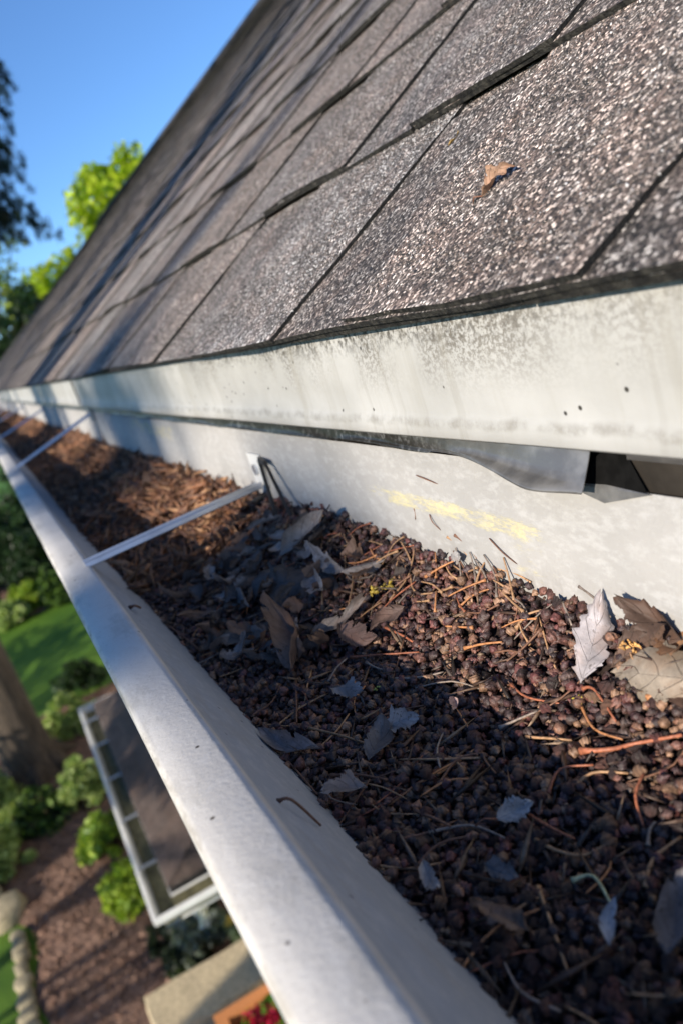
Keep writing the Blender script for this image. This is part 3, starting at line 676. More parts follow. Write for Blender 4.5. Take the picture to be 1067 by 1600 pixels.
WALL = [[(164.0, 321.5, -95.8), (163.2, 313, -96.4), (163.9, 304.0, -98.3)], [(163.6, 318.8, -114.8), (163.9, 312.9, -122.0)], [(163.8, 332.9, -113.9), (163.5, 334.4, -120.1)], [(163.4, 273.4, -118.9), (163.2, 266, -123.8), (163.7, 258.5, -127.8)]]
def curve(pts, n_=9):
    P = [Vector(p) for p in pts]
    if len(P) == 2: P = [P[0], (P[0] + P[1]) / 2 + Vector((rnd.uniform(-1, 1), rnd.uniform(-1, 1), rnd.uniform(0, 1))) * .0012, P[1]]
    out = []
    seg = len(P) - 1
    for i in range(n_):
        t = i / (n_ - 1) * seg; k = min(int(t), seg - 1); t -= k
        p0 = P[max(k - 1, 0)]; p1 = P[k]; p2 = P[k + 1]; p3 = P[min(k + 2, seg)]
        out.append(.5 * ((2 * p1) + (p2 - p0) * t + (2 * p0 - 5 * p1 + 4 * p2 - p3) * t * t + (3 * p1 - p0 - 3 * p2 + p3) * t ** 3))
    return out
STC = {'red': (.30, .105, .055), 'tan': (.34, .20, .105), 'brown': (.15, .075, .045), 'grey': (.21, .17, .14), 'green': (.34, .35, .20), 'orange': (.42, .19, .08)}
SNM = {'red': 'reddish', 'tan': 'tan', 'brown': 'dark brown', 'grey': 'grey', 'green': 'pale green', 'orange': 'rust orange'}
def stem(pts, col, rad, label, group=None, name='leaf_stem', knob=True):
    P = curve(pts); c0 = P[0].copy()
    m = MB(); j = rnd.uniform(.8, 1.2); m.tint = tuple(q * j for q in STC[col])
    n_ = len(P); rr = [rad * (1 - .35 * i / (n_ - 1)) for i in range(n_)]
    if knob: rr[0] *= 1.7; rr[1] *= 1.15
    else: rr[-1] *= .3; rr[0] *= .6
    m.tube([p - c0 for p in P], rr, 7)
    return top(name, m.mesh(name, True), M['dry_stem'], c0, (0, 0, 0), label, 'stem' if name == 'leaf_stem' else 'needle', group)
scol = ['red', 'red', 'orange', 'red', 'red', 'tan', 'red', 'tan', 'green', 'tan', 'tan', 'brown', 'brown', 'tan', 'brown', 'grey', 'brown', 'grey', 'tan', 'orange', 'tan', 'grey', 'orange', 'tan', 'grey', 'brown', 'tan', 'brown', 'grey', 'red', 'red', 'grey', 'tan', 'red', 'brown', 'brown', 'grey', 'brown', 'brown', 'tan', 'orange', 'tan', 'tan', 'orange', 'brown', 'tan', 'grey']
SPECIAL = {0: 'reddish hooked leaf stem in sunlight left of the pale toothed leaf', 1: 'short bent red stem beside a yellow crumb below the toothed leaf', 2: 'rust orange curved stem hanging from the yellow crumb', 3: 'long red stem lying just under the broad beige leaf',
           4: 'short reddish stem arched like a hook on shaded buds', 7: 'tan stem bowed downwards like a smile on shaded buds', 8: 'pale green arched stem on the shaded buds', 19: 'straight rust orange stem on sunlit buds', 22: 'orange stem poking out from the beige leaf',
           25: 'long dark stem lying against the bare sloping gutter wall', 33: 'red stem with a pale bent tip near the hanger', 46: 'thin grey sliver leaning on the gutter back wall by the toothed leaf'}
for i, s_ in enumerate(STEMS):
    p = [tuple(q / 1000 for q in a) for a in s_]
    p = [(a[0], a[1], a[2] + (.0026 if k % 2 else .0016)) for k, a in enumerate(p)]
    c = scol[i]
    stem(p, c, rnd.uniform(.00048, .00062) if i not in (3, 22) else .0008, SPECIAL.get(i, SNM[c] + ' dry leaf stem lying among the dried buds'), None if i in SPECIAL else SNM[c] + ' stems on the buds')
for i, s_ in enumerate(WALL): stem([tuple(q / 1000 for q in a) for a in s_], 'brown', .00032, ('needle stuck on the back wall just under the flashing', 'needle stuck across the yellow lichen streak', 'short needle stuck beside the yellow lichen streak', 'long needle stuck below the yellow lichen streak')[i], None, 'pine_needle', False)
stem([(.0330, .2098, -.1385), (.0365, .207, -.1385), (.0415, .205, -.1500)], 'brown', .0006, 'single dark stick resting on the bare sloping gutter wall', None)
stem([(.0335, .455, -.1385), (.036, .449, -.1370), (.0385, .452, -.1405), (.0365, .459, -.1400)], 'brown', .0008, 'small dark curled stalk stuck to the bare sloping gutter wall', None)
for i in range(105):
    y = .09 + .48 * rnd.random() ** 1.25; x = rnd.choice((rnd.uniform(.05, .10), rnd.uniform(.05, .16), rnd.uniform(.12, .16))); L = rnd.uniform(.012, .034); a = rnd.uniform(0, 6.28); k = rnd.uniform(-.7, .7)
    pts = []
    for t in (-.5, 0, .5):
        px_ = x + L * (t * math.cos(a) + k * (t * t) * -math.sin(a)); py_ = y + L * (t * math.sin(a) + k * t * t * math.cos(a))
        px_ = max(.047, min(.1605, px_)); pts.append((px_, py_, hd(px_, py_) + .0026 + rnd.uniform(0, .002)))
    c = rnd.choice(('brown', 'orange', 'red', 'tan', 'grey', 'tan'))
    stem(pts, c, rnd.uniform(.00032, .00052), 'thin ' + SNM[c] + ' needle scattered over the dried buds', 'thin ' + SNM[c] + ' needles on the buds', 'pine_needle', False)
for i in range(46):      # loose straw-like stems along the sunlit back of the litter
    y = rnd.uniform(.235, .40) if i < 32 else rnd.uniform(.40, .54); x = rnd.uniform(.138, .1605); L = rnd.uniform(.010, .024); a = rnd.gauss(1.75, .55); k = rnd.uniform(-.35, .35); pts = []
    for t in (-.5, 0, .5):
        px_ = max(.06, min(.1625, x + L * (t * math.cos(a) - k * t * t * math.sin(a)))); py_ = y + L * (t * math.sin(a) + k * t * t * math.cos(a)); pts.append((px_, py_, hd(px_, py_) + .0034 + rnd.uniform(0, .0022)))
    c = rnd.choice(('orange', 'tan', 'red', 'tan', 'brown')); stem(pts, c, rnd.uniform(.0004, .00056), SNM[c] + ' straw-like stem on the sunlit litter along the back wall', SNM[c] + ' stems along the back wall')
for i in range(9):      # a small sprig leaning on the back wall
    y = .300 - .004 * i + rnd.uniform(-.004, .004); z0 = hd(.158, y) + .001
    stem([(.157 + rnd.uniform(-.003, .003), y - .010, z0), (.161, y - .003, z0 + .006), (.1632, y + rnd.uniform(0, .006), z0 + rnd.uniform(.007, .014))], rnd.choice(('brown', 'grey', 'tan')), .0005, 'twig of the small sprig leaning against the back wall', 'sprig against the back wall')
# ------------------------------------------------------------------ dry leaves
def leaf_mesh(L, W, seed, fold=.25, curl=.5, roll=.0, tooth=.16, nt=9, lobes=0.0, tint=(.3, .28, .27), rough_edge=.06, twist=0.0, crease=.35, torn=.5):
    """a dry blade: uneven teeth, sharp creases, a curled rim and torn-away bits"""
    r = random.Random(seed * 7 + 3); nu, nv = 34, 8; v = []; uv = []; c = []; f = []
    def teeth():
        ks = [0.0]
        while ks[-1] < 1.1: ks.append(ks[-1] + r.uniform(.5, 1.6) / nt)
        hs = [r.uniform(.3, 1.3) for _ in ks]
        def fn(u):
            for i in range(len(ks) - 1):
                if ks[i] <= u < ks[i + 1]: t = (u - ks[i]) / (ks[i + 1] - ks[i]); return hs[i] * (t ** 1.5 - .5)
            return 0
        return fn
    tf = (teeth(), teeth()); sidew = (r.uniform(.72, 1.12), r.uniform(.72, 1.12)); lp = (r.uniform(0, 6), r.uniform(0, 6)); bend = r.uniform(-.12, .12)
    cr = [(math.cos(a_), math.sin(a_), r.uniform(-.25, .25), r.uniform(-1, 1)) for a_ in [r.uniform(0, 3.14) for _ in range(6)]]
    p1, p2 = r.uniform(0, 6), r.uniform(0, 6); rim = r.uniform(-.5, .9)
    for i in range(nu + 1):
        u = i / nu
        hw0 = W * .5 * max(.03, math.sin(math.pi * min(1, u ** .8 * .985 + .012))) ** .75
        for j in range(-nv, nv + 1):
            q = j / nv; sd = 0 if j < 0 else 1; aq = abs(q)
            hw = hw0 * sidew[sd] * (1 + lobes * math.sin(u * 13 + lp[sd]) + .08 * math.sin(u * 7 + lp[sd] * 2))
            e = hw * (1 + tooth * tf[sd](u) * aq ** 2.5) * (1 + (r.uniform(-rough_edge, rough_edge) if aq > .95 else 0))
            x = L * (u + aq ** 2 * .07 - .5); yy = e * q; zz = 0
            if abs(roll) > .01: ang = roll * q * hw / (W * .5); rr = (W * .5) / roll; yy = rr * math.sin(ang); zz = rr * (1 - math.cos(ang))
            zz += fold * abs(yy) + curl * (u - .4) ** 2 * L * (1 if u > .4 else .5)
            for (cx_, cy_, off_, am) in cr: zz += crease * am * .30 * abs((x / L) * cx_ + (yy / max(W, 1e-6)) * cy_ - off_) * W
            zz += rim * W * .16 * aq ** 4 * (1 + math.sin(9 * u + p1)) + .03 * L * math.sin(6 * u + p1 + 2 * q) * aq + .02 * L * math.sin(11 * u + p2) * q
            yy += bend * L * math.sin(u * math.pi)
            tw = twist * (u - .5); y3 = yy * math.cos(tw) - zz * math.sin(tw); z3 = yy * math.sin(tw) + zz * math.cos(tw)
            v.append((x, y3, z3)); uv.append((u, .5 + q * .5))
            b = (1 - .3 * aq ** 4 * r.random()) * (.86 + .14 * math.sin(5 * u + 3 * q + p2)); c.append((tint[0] * b, tint[1] * b, tint[2] * b))
    n_ = 2 * nv + 1; tears = [(r.choice((-1, 1)), r.uniform(.1, .95), r.uniform(.03, .09), r.uniform(.15, .55)) for _ in range(int(6 * torn))]
    for i in range(nu):
        for j in range(n_ - 1):
            q = (j + .5 - nv) / nv; u = (i + .5) / nu
            if any(q * s_ > 1 - dp * max(0, 1 - abs(u - uc) / wd) for s_, uc, wd, dp in tears): continue
            f.append((i * n_ + j, i * n_ + j + 1, (i + 1) * n_ + j + 1, (i + 1) * n_ + j))
    zmid = v[(nu // 2) * n_ + nv][2]; v = [(x, y, z - zmid) for x, y, z in v]
    mid = [Vector(v[i * n_ + nv]) for i in range(nu + 1)]
    return meshdata('leaf_blade', np.array(v), f, np.array(c), np.array(uv), smooth=True), mid
def leaf(a, b, W, label, seed, up=(-.25, -.35, .9), lift=.002, ext=1.0, petiole=0.0, group=None, **kw):
    """a: stalk end, b: tip (mm, eye-relative)"""
    a = Vector(a) / 1000; b = Vector(b) / 1000; d = b - a; L = d.length * ext; d.normalize()
    n_ = Vector(up); n_ = (n_ - n_.dot(d) * d).normalized(); s_ = n_.cross(d)
    me, mid = leaf_mesh(L, W / 1000, seed, **kw)
    rot = Matrix((d, s_, n_)).transposed(); base = (a + b) / 2 + Vector((0, 0, lift))
    t = thing('dry_leaf', base, label, 'leaf', group); t.rotation_euler = rot.to_euler()
    part('leaf_blade', me, M['dry_leaf'], t, True)
    m = MB(); tn = kw.get('tint', (.3, .28, .27)); m.tint = tuple(q * .5 for q in tn)
    r0 = max(.00022, W * 1.1e-5)
    pts = [p + Vector((0, 0, -.00005)) for p in mid[::3]]; m.tube(pts, [r0 * (1 - .8 * i / (len(pts) - 1)) for i in range(len(pts))], 5)
    part('midrib', m.mesh('midrib', True), M['dry_stem'], t, True)
    if petiole:
        m = MB(); m.tint = (.20, .09, .055); p0 = mid[0]
        m.tube([p0 + Vector((.0005, 0, 0)), p0 + Vector((-petiole * .5, .0015, .001)), p0 + Vector((-petiole, .001, -.001))], [r0 * 1.2, r0 * 1.1, r0 * 1.7], 6); part('petiole', m.mesh('petiole', True), M['dry_stem'], t, True)
    return t
GREY = (.36, .345, .35); PALE = (.50, .47, .47); BLUE = (.27, .28, .31); BRN = (.15, .095, .07); BEI = (.40, .34, .27); DK = (.085, .07, .065); TAN = (.36, .23, .15)
leaf((140, 202, -151), (162, 211, -131), 16, 'pale grey toothed leaf standing in sun against the litter by the back wall', 1, up=(-.45, -.75, .5), lift=.0015, fold=.12, curl=.25, tooth=.45, nt=6, lobes=.12, tint=(.56, .52, .53))
leaf((151, 158, -140), (146, 195, -146), 20, 'broad beige dry leaf lying right of the toothed leaf', 2, up=(-.75, -.2, .65), lift=.002, fold=-.25, curl=-.25, tooth=.3, nt=5, lobes=.1, tint=BEI, twist=.5)
leaf((162, 176, -137), (162, 199, -133), 11, 'dark brown crumpled leaf heaped against the back wall', 3, up=(-.8, -.3, .5), fold=.7, curl=.9, tooth=.4, nt=5, lobes=.2, tint=(.12, .075, .055), twist=.9)
leaf((150, 197, -148), (162, 180, -135), 15, 'brown curled leaf tucked behind the toothed leaf', 4, up=(-.3, -.7, .6), fold=-.5, curl=.8, tint=BRN, twist=-.6)
leaf((163, 184, -139), (153, 170, -140), 12, 'orange tan curled leaf scrap above the broad beige leaf', 5, up=(-.6, -.5, .6), fold=.6, curl=.9, tint=(.45, .25, .14), twist=.4)
leaf((157, 168, -141), (146, 160, -147), 18, 'shaded brown leaf under the broad beige leaf', 6, up=(-.5, .1, .8), fold=.3, curl=.4, tint=BRN)
leaf((125, 369, -150), (102, 462, -154), 36, 'large dark blue grey leaf on the shaded heap', 7, up=(-.35, -.25, .9), lift=.005, fold=-.18, curl=-.12, tooth=.4, nt=5, lobes=.15, tint=(.125, .115, .115), rough_edge=.12, crease=1.1, torn=1.0)
leaf((122, 436, -148), (152, 414, -130), 15, 'grey curled leaf rising at the back of the heap', 8, up=(-.2, -.6, .7), lift=.005, fold=.35, curl=.6, roll=1.5, tint=(.28, .25, .235), tooth=.3)
leaf((136, 371, -147), (138, 411, -142), 13, 'light edged folded leaf beside the dark heap', 9, up=(-.7, -.5, .3), lift=.004, fold=.8, curl=.5, tint=(.33, .31, .30), twist=.7)
leaf((128, 400, -147), (121, 366, -152), 12, 'small dark folded leaf hanging off the heap', 10, up=(-.5, -.7, .4), lift=.003, fold=.9, curl=.5, tint=BLUE)
leaf((92, 418, -161), (84, 458, -162), 15, 'bluish leaf scrap on the heap near the bare gutter wall', 11, up=(-.5, -.3, .8), lift=.004, fold=.3, curl=.3, tooth=.3, lobes=.1, tint=(.27, .275, .29), crease=.9, torn=1.0)
leaf((87, 382, -162), (68, 428, -165), 15, 'dull grey long leaf lying flat below the bluish scrap', 12, up=(-.2, -.2, .95), lift=.003, fold=.1, curl=.15, tint=(.17, .155, .145))
leaf((83, 324, -164), (94, 374, -158), 18, 'brown cupped leaf with its tip turned up', 13, up=(-.55, -.45, .7), lift=.004, fold=.9, curl=1.0, roll=1.6, tint=(.17, .12, .10), twist=.9, crease=.9, torn=1.0)
leaf((100, 352, -161), (129, 341, -152), 11, 'grey pointed leaf slanting up towards the yellow moss', 14, up=(-.3, -.5, .8), lift=.003, fold=.4, curl=.3, tint=(.24, .205, .185))
leaf((86, 300, -164), (94, 284, -163), 10, 'pale blue grey flat leaf among shaded buds', 15, up=(-.2, -.25, .95), lift=.0035, fold=.06, curl=.1, tooth=.25, lobes=.1, tint=(.30, .30, .31), crease=1.2, torn=1.2)
leaf((86, 251, -164), (98, 244, -162), 9, 'pale toothed leaf tip standing on shaded buds', 16, up=(-.4, -.5, .75), lift=.004, fold=.3, curl=.4, tooth=.5, nt=5, lobes=.1, tint=(.36, .36, .37), crease=.9, twist=.7)
leaf((74, 243, -166), (88, 256, -160), 10, 'dull grey upright leaf next to the pale leaf tip', 17, up=(-.6, -.7, .3), lift=.002, fold=.2, curl=.2, tint=(.20, .185, .18))
leaf((64, 264, -166), (52, 297, -167), 10, 'narrow grey leaf lying along the bare gutter wall', 18, up=(-.1, -.2, .97), lift=.003, fold=.3, curl=.25, roll=1.0, tint=(.27, .255, .265), tooth=.1)
leaf((113, 343, -158), (117, 309, -158), 14, 'flat reddish brown leaf below the yellow moss', 19, up=(-.3, -.2, .93), lift=.003, fold=.1, curl=.15, tint=(.17, .115, .10))
leaf((74, 171, -165), (78, 158, -164), 7, 'blue grey curled leaf scrap on the shaded buds', 20, up=(-.4, -.4, .8), lift=.003, fold=.3, curl=.6, tooth=.4, lobes=.2, tint=(.20, .205, .22), twist=.9, crease=1.0, torn=1.0)
leaf((62, 184, -166), (59, 168, -166), 4.5, 'pale curved leaf sliver close to the bare gutter wall', 21, up=(-.3, -.2, .9), lift=.003, fold=.5, curl=.9, tint=(.46, .45, .45))
leaf((86, 116, -165), (103, 127, -160), 13, 'big dull grey leaf with its point raised', 22, up=(-.55, -.6, .6), lift=.004, fold=.5, curl=.5, tooth=.12, tint=(.20, .185, .19), crease=1.3, roll=1.4, twist=.6)
leaf((79, 127, -165), (88, 134, -163), 4.5, 'small pale blue leaf chip beside the big grey leaf', 23, up=(-.5, -.4, .7), lift=.004, fold=.4, curl=.4, tint=(.42, .45, .50), crease=1.0)
leaf((86, 181, -164), (97, 178, -163), 7, 'pale blue leaf chip with a tan stalk end', 24, up=(-.4, -.5, .7), lift=.003, fold=.5, curl=.6, tooth=.4, tint=(.40, .42, .44), petiole=.006)
leaf((113, 242, -160), (108, 233, -161), 3.5, 'tiny white and red husk on dark buds', 25, up=(-.4, -.5, .7), lift=.003, fold=1.0, curl=.8, tint=(.55, .40, .38))
leaf((137, 312, -152), (119, 316, -157), 9, 'thin brown leaf strip behind the red stems', 26, up=(-.4, -.4, .8), lift=.003, fold=.4, curl=.3, tint=(.19, .13, .11))
leaf((162, 306, -135), (161, 295, -134), 5, 'white leaf chip at the foot of the back wall', 27, up=(-.8, -.3, .5), lift=.003, fold=.3, curl=.4, tint=(.52, .50, .48))
for i in range(96):
    y = (.33 + .20 * rnd.random()) if i < 94 else rnd.uniform(.14, .28); x = rnd.uniform(.062, .148) if i < 94 else rnd.uniform(.055, .09); a = rnd.uniform(0, 6.28); L = rnd.uniform(9, 24)
    z = hd(x, y) * 1000 + 2; p = (x * 1000 - L * .5 * math.cos(a), y * 1000 - L * .5 * math.sin(a), z - 1); q = (x * 1000 + L * .5 * math.cos(a), y * 1000 + L * .5 * math.sin(a), z + rnd.uniform(0, 4))
    up_ = rnd.random(); t_, nm = rnd.choice((((.10, .08, .07), 'blackish'), ((.21, .145, .11), 'dull brown'), ((.36, .32, .30), 'dull grey'), ((.13, .12, .12), 'slate dark'), ((.24, .15, .105), 'rusty brown')))
    leaf(p, q, rnd.uniform(5, 13), nm + ' leaf fragment crumpled into the shaded heap', 50 + i, up=(rnd.uniform(-.6, .3), rnd.uniform(-.6, .3), .8), lift=rnd.uniform(.004, .009), fold=rnd.uniform(-.5, .9), curl=rnd.uniform(-.3, 1.3), roll=rnd.choice((0, 0, 1.2, 2.0, -1.4)), tooth=.15, lobes=.1, tint=t_, twist=rnd.uniform(-1.6, 1.6), crease=rnd.uniform(.5, 1.4), torn=rnd.choice((.4, 1.0, 1.4)), group=nm + ' fragments in the heap')
for i in range(26):
    y = .60 + 1.5 * rnd.random() ** 1.5; x = rnd.uniform(.06, .15); a = rnd.uniform(0, 6.28); L = rnd.uniform(18, 36)
    z = hd(x, y) * 1000 + 4; p = (x * 1000 - L * .4 * math.cos(a), y * 1000 - L * .5 * math.sin(a), z); q = (x * 1000 + L * .4 * math.cos(a), y * 1000 + L * .5 * math.sin(a), z + rnd.uniform(0, 8))
    t_, nm = rnd.choice((((.22, .115, .065), 'rusty'), ((.30, .17, .10), 'tan'), ((.13, .075, .05), 'dark brown')))
    leaf(p, q, rnd.uniform(10, 20), nm + ' leaf fragment in the rusty litter beyond the hanger', 90 + i, up=(rnd.uniform(-.4, .3), rnd.uniform(-.4, .3), .9), lift=.003, fold=rnd.uniform(-.2, .8), curl=rnd.uniform(0, .9), tooth=.4, lobes=.15, tint=t_, twist=rnd.uniform(-.8, .8), group=nm + ' fragments beyond the hanger')
# moss crumbs
def crumb(p, s_, tint, label, seed, flat=.6):
    r = random.Random(seed); m = MB()
    for i in range(16):
        j = r.uniform(.6, 1.3); m.tint = tuple(q * j for q in tint); c = Vector((r.gauss(0, .5), r.gauss(0, .5), r.gauss(.2, .25) * flat)) * s_; k = s_ * r.uniform(.15, .35)
        d = Vector((r.gauss(0, 1), r.gauss(0, 1), r.gauss(0, 1))).normalized(); m.tube([c - d * k, c + Vector((r.gauss(0, .3), r.gauss(0, .3), .3)) * k, c + d * k], [k * .25, k * .55, k * .12], 6)
    top('moss_crumb', m.mesh('moss_crumb', True), M['dry_stem'], tuple(q / 1000 for q in p), (0, 0, 0), label, 'moss')
crumb((139, 339, -147), .006, (.36, .26, .035), 'mustard yellow moss tuft beside the leaf heap', 1)
crumb((136, 199, -153), .0028, (.60, .50, .06), 'bright yellow crumb where two red stems meet', 2)
crumb((100, 282, -161.5), .0018, (.34, .40, .10), 'small yellow green crumb on shaded buds', 3)
crumb((154, 191, -139), .0035, (.55, .30, .10), 'orange crumbs caught among the leaves at the back wall', 5)
# leaf on the roof
p0 = Vector(rp(.0530, .2625, .0055)); p1 = Vector(rp(.0635, .2500, .0066))
leaf(p0 * 1000, p1 * 1000, 6.2, 'small brown crumpled leaf lying on the shingles', 40, up=(-.75, -.45, .5), lift=.0006, fold=.9, curl=1.1, tooth=.4, nt=4, lobes=.3, tint=(.45, .28, .19), twist=2.0, petiole=.004, crease=2.6, torn=1.3)
leaf(Vector(rp(.101, .333, .0042)) * 1000, Vector(rp(.105, .327, .0046)) * 1000, 2.0, 'tiny yellowish leaf speck on the shingles', 41, up=(-.5, 0, .85), lift=.0006, fold=.4, curl=.4, tint=(.5, .32, .10))
# ------------------------------------------------------------------ vegetation
SUNLIT = Vector((.12, .13, -.08))
def blocks(p, r_):
    """would a twig here stand in the gap through which the sun reaches the near eave?"""
    q = Vector(p) - SUNLIT; q -= S * q.dot(S); return q.length < r_
def leaf_cloud(centres, radius, per, size, tints, flat=0.75, seed=1, elong=1.5, droop=0.0, wid=.45):
    """many leaf-sized blades round the given twig ends -> (verts, quads, colours)"""
    g = np.random.default_rng(seed); c = np.repeat(np.asarray(centres, float), per, axis=0); n_ = len(c)
    rad = np.repeat(np.broadcast_to(np.asarray(radius, float), (len(centres),)), per)
    d = g.normal(size=(n_, 3)); d /= np.linalg.norm(d, axis=1)[:, None]; rr = rad * g.random(n_) ** .45
    p = c + d * rr[:, None] * np.array((1, 1, flat))
    ax = g.normal(size=(n_, 3)); ax[:, 2] -= droop; ax /= np.linalg.norm(ax, axis=1)[:, None]
    up = g.normal(size=(n_, 3)) + np.array((0, 0, .8)); b = np.cross(ax, up); b /= np.linalg.norm(b, axis=1)[:, None] + 1e-9
    nn = np.cross(ax, b)
    s_ = size * g.uniform(.6, 1.35, n_)[:, None]
    v = np.stack([p - ax * s_ * elong * .5, p + b * s_ * wid + nn * s_ * .12, p + ax * s_ * elong * .5, p - b * s_ * wid + nn * s_ * .12], 1).reshape(-1, 3)
    f = np.arange(n_ * 4).reshape(-1, 4)
    t = np.asarray(tints)[g.integers(0, len(tints), n_)] * g.uniform(.7, 1.3, n_)[:, None]
    return v, f, np.repeat(t, 4, axis=0)
def limb_path(a, b, sag=.1, n_=6, r=rnd):
    a = Vector(a); b = Vector(b); L = (b - a).length; o = Vector((r.gauss(0, 1), r.gauss(0, 1), r.gauss(0, .6))) * L * .07
    return [a + (b - a) * t + o * math.sin(t * math.pi) + Vector((0, 0, sag * L * math.sin(t * math.pi))) for t in [i / (n_ - 1) for i in range(n_)]]
def broad_tree(name, base, top_z, crown_r, label, tints, nclump=90, per=55, leaf_size=.14, clump_r=.55, trunk_r=.2, seed=1, group=None, crown_low=.35, centres=None, flat=.75, cat='tree', open_sky=None):
    """base: (x, y, z) of the foot, eye-relative"""
    r = random.Random(seed); t = thing(name, base, label, cat, group); b = Vector(base); H = top_z - b.z
    m = MB(); tp = [b + Vector((r.gauss(0, .015) * H * q, r.gauss(0, .015) * H * q, H * .8 * q)) for q in (0, .04, .15, .35, .6, .85, 1)]
    m.tube(tp, [trunk_r * q for q in (1.55, 1.15, 1, .85, .62, .35, .12)], 10)
    if centres is None:
        centres = []
        while len(centres) < nclump:
            d = Vector((r.uniform(-1, 1), r.uniform(-1, 1), r.uniform(-1, 1)))
            if .35 < d.length < 1:
                zc = (crown_low + 1) / 2; h_ = (1 - crown_low) / 2 * H
                w_ = crown_r * (1 + .22 * math.sin(3 * math.atan2(d.y, d.x) + seed) + .15 * math.sin(5 * d.z + seed))
                centres.append((b.x + d.x * w_, b.y + d.y * w_, b.z + zc * H + d.z * h_))
    for c in r.sample(centres, min(len(centres), 46)):
        if open_sky is not None and (c[2] - b.z) / H < 2 and any(blocks(Vector(c).lerp(tp[4], q_ / 12), .38) for q_ in range(13)): continue
        k = min(.98, max(.25, ((c[2] - b.z) / H - .22))); i = k * 6; q = tp[min(5, int(i))].lerp(tp[min(6, int(i) + 1)], i - int(i))
        L = (Vector(c) - q).length; r0 = min(trunk_r * .4, .02 + L * .013); m.tube(limb_path(q, c, .08, 6, r), [r0 * (1 - .8 * j / 5) for j in range(6)], 6)
    part('trunk', m.mesh('trunk', True), M['bark'], t)
    v, f, c = leaf_cloud(centres, clump_r, per, leaf_size, tints, flat, seed)
    part('crown', meshdata('crown', v, f, c), M['leaves'], t)
    return t
LIME = [(.30, .42, .014), (.37, .48, .02), (.23, .35, .012), (.42, .50, .035)]
MID = [(.07, .13, .015), (.10, .17, .02), (.05, .10, .015)]; DARK = [(.018, .042, .014), (.028, .06, .018), (.014, .032, .012)]; PALEG = [(.22, .30, .07), (.17, .25, .05), (.28, .34, .10)]
# trees beyond the house
broad_tree('leafy_tree', (8.7, 33, -5.4), 6.9, 3.0, 'tall lime green leafy tree rising behind the far roof edge', LIME, 190, 90, .19, .62, .22, 3, crown_low=.25)
broad_tree('leafy_tree', (5.4, 36, -5.4), 4.2, 2.4, 'lower lime green tree between the conifer and the roof', LIME, 110, 90, .18, .6, .18, 4, crown_low=.28)
broad_tree('leafy_tree', (3.1, 41, -5.4), 6.4, 2.2, 'faint pale green tree far behind the drooping conifer branches', PALEG, 60, 45, .2, .6, .18, 9, crown_low=.4)
broad_tree('evergreen_tree', (2.3, 29, -5.4), 2.9, 2.0, 'dark dense evergreen tree next to the low end of the roof', DARK, 110, 60, .16, .5, .2, 5, crown_low=.05)
broad_tree('evergreen_tree', (4.8, 31, -5.4), 2.5, 1.9, 'dark rounded evergreen below the lime green trees', DARK, 100, 60, .16, .5, .2, 6, crown_low=.05)
broad_tree('leafy_tree', (9.6, 18.5, -5.4), 6.15, 1.6, 'lime green tree whose top just clears the ridge', LIME, 60, 60, .14, .45, .2, 7, crown_low=.5)
# the drooping spruce whose bole stands in the bed
sp_base = Vector((-1.34, 11.9, -5.4)); spruce = thing('spruce_tree', sp_base, 'large dark spruce with thick bark trunk rooted in the mulch bed', 'tree')
m = MB(); H = 21.0
prf = [(0, 1.75), (.006, 1.4), (.015, 1.15), (.04, 1.0), (.15, .92), (.4, .7), (.7, .4), (1, .05)]
pts = [sp_base + Vector((.05 * math.sin(q * 5), .04 * math.sin(q * 7), H * q - .05)) for q, _ in prf]
m.tube(pts, [.35 * q for _, q in prf], 18)
for k in range(7):
    a = k * .9 + .3; d = Vector((math.cos(a), math.sin(a), 0)); m.tube([sp_base + d * .2 + Vector((0, 0, .34)), sp_base + d * .42 + Vector((0, 0, .12)), sp_base + d * .85 + Vector((0, 0, -.06))], [.16, .12, .03], 8)
part('trunk', m.mesh('trunk', True), M['bark'], spruce)
bm_ = MB(); cl = []; rs = random.Random(21)
def spruce_branch(z, a, L):
    p0 = sp_base + Vector((0, 0, z + 5.4 - 5.4)); d = Vector((math.cos(a), math.sin(a), 0))
    pts = [p0 + d * L * t + Vector((0, 0, L * (.10 * t - .42 * t * t + .18 * t ** 4))) for t in (0, .25, .5, .75, 1)]
    bm_.tube(pts, [.05, .04, .03, .02, .008], 5)
    for i in range(int(L * 13)):
        t = rs.uniform(.25, 1); k = t * 4; q = pts[min(3, int(k))].lerp(pts[min(4, int(k) + 1)], k - int(k))
        ln = rs.uniform(.3, 1.0) * (1.15 - t * .55); s_ = Vector((-d.y, d.x, 0)) * rs.choice((-1, 1)) * rs.uniform(.15, .6)
        e = q + s_ * ln + d * ln * .25 + Vector((0, 0, -ln * rs.uniform(.7, 1.1)))
        bm_.tube([q, q.lerp(e, .5) + Vector((0, 0, .05 * ln)), e], [.010, .007, .003], 4)
        for j in range(max(3, int(ln * 9))): cl.append(tuple(q.lerp(e, rs.uniform(.1, 1.05)) + Vector((rs.gauss(0, .03), rs.gauss(0, .03), rs.gauss(0, .03)))))
for lev in range(17):
    z = 8.0 + lev * .72 + rs.uniform(-.1, .1); L0 = (2.6 if lev == 0 else 3.2) * (1 - (lev * .72) / 19.0)
    for k in range(9 if lev < 6 else 6): spruce_branch(z, k * 6.283 / (9 if lev < 6 else 6) + lev * .55 + rs.uniform(-.15, .15), L0 * rs.uniform(.85, 1.1))
for z, a, L in ((7.9, .06, 3.1), (8.1, -.1, 3.0), (8.5, -.12, 3.05), (8.75, .22, 3.2), (9.2, .05, 3.2), (9.45, -.25, 3.3), (9.75, .16, 3.15), (10.2, -.02, 3.1), (10.5, .28, 3.2), (9.0, -.05, 2.6), (10.0, .1, 2.7)): spruce_branch(z, a, L)
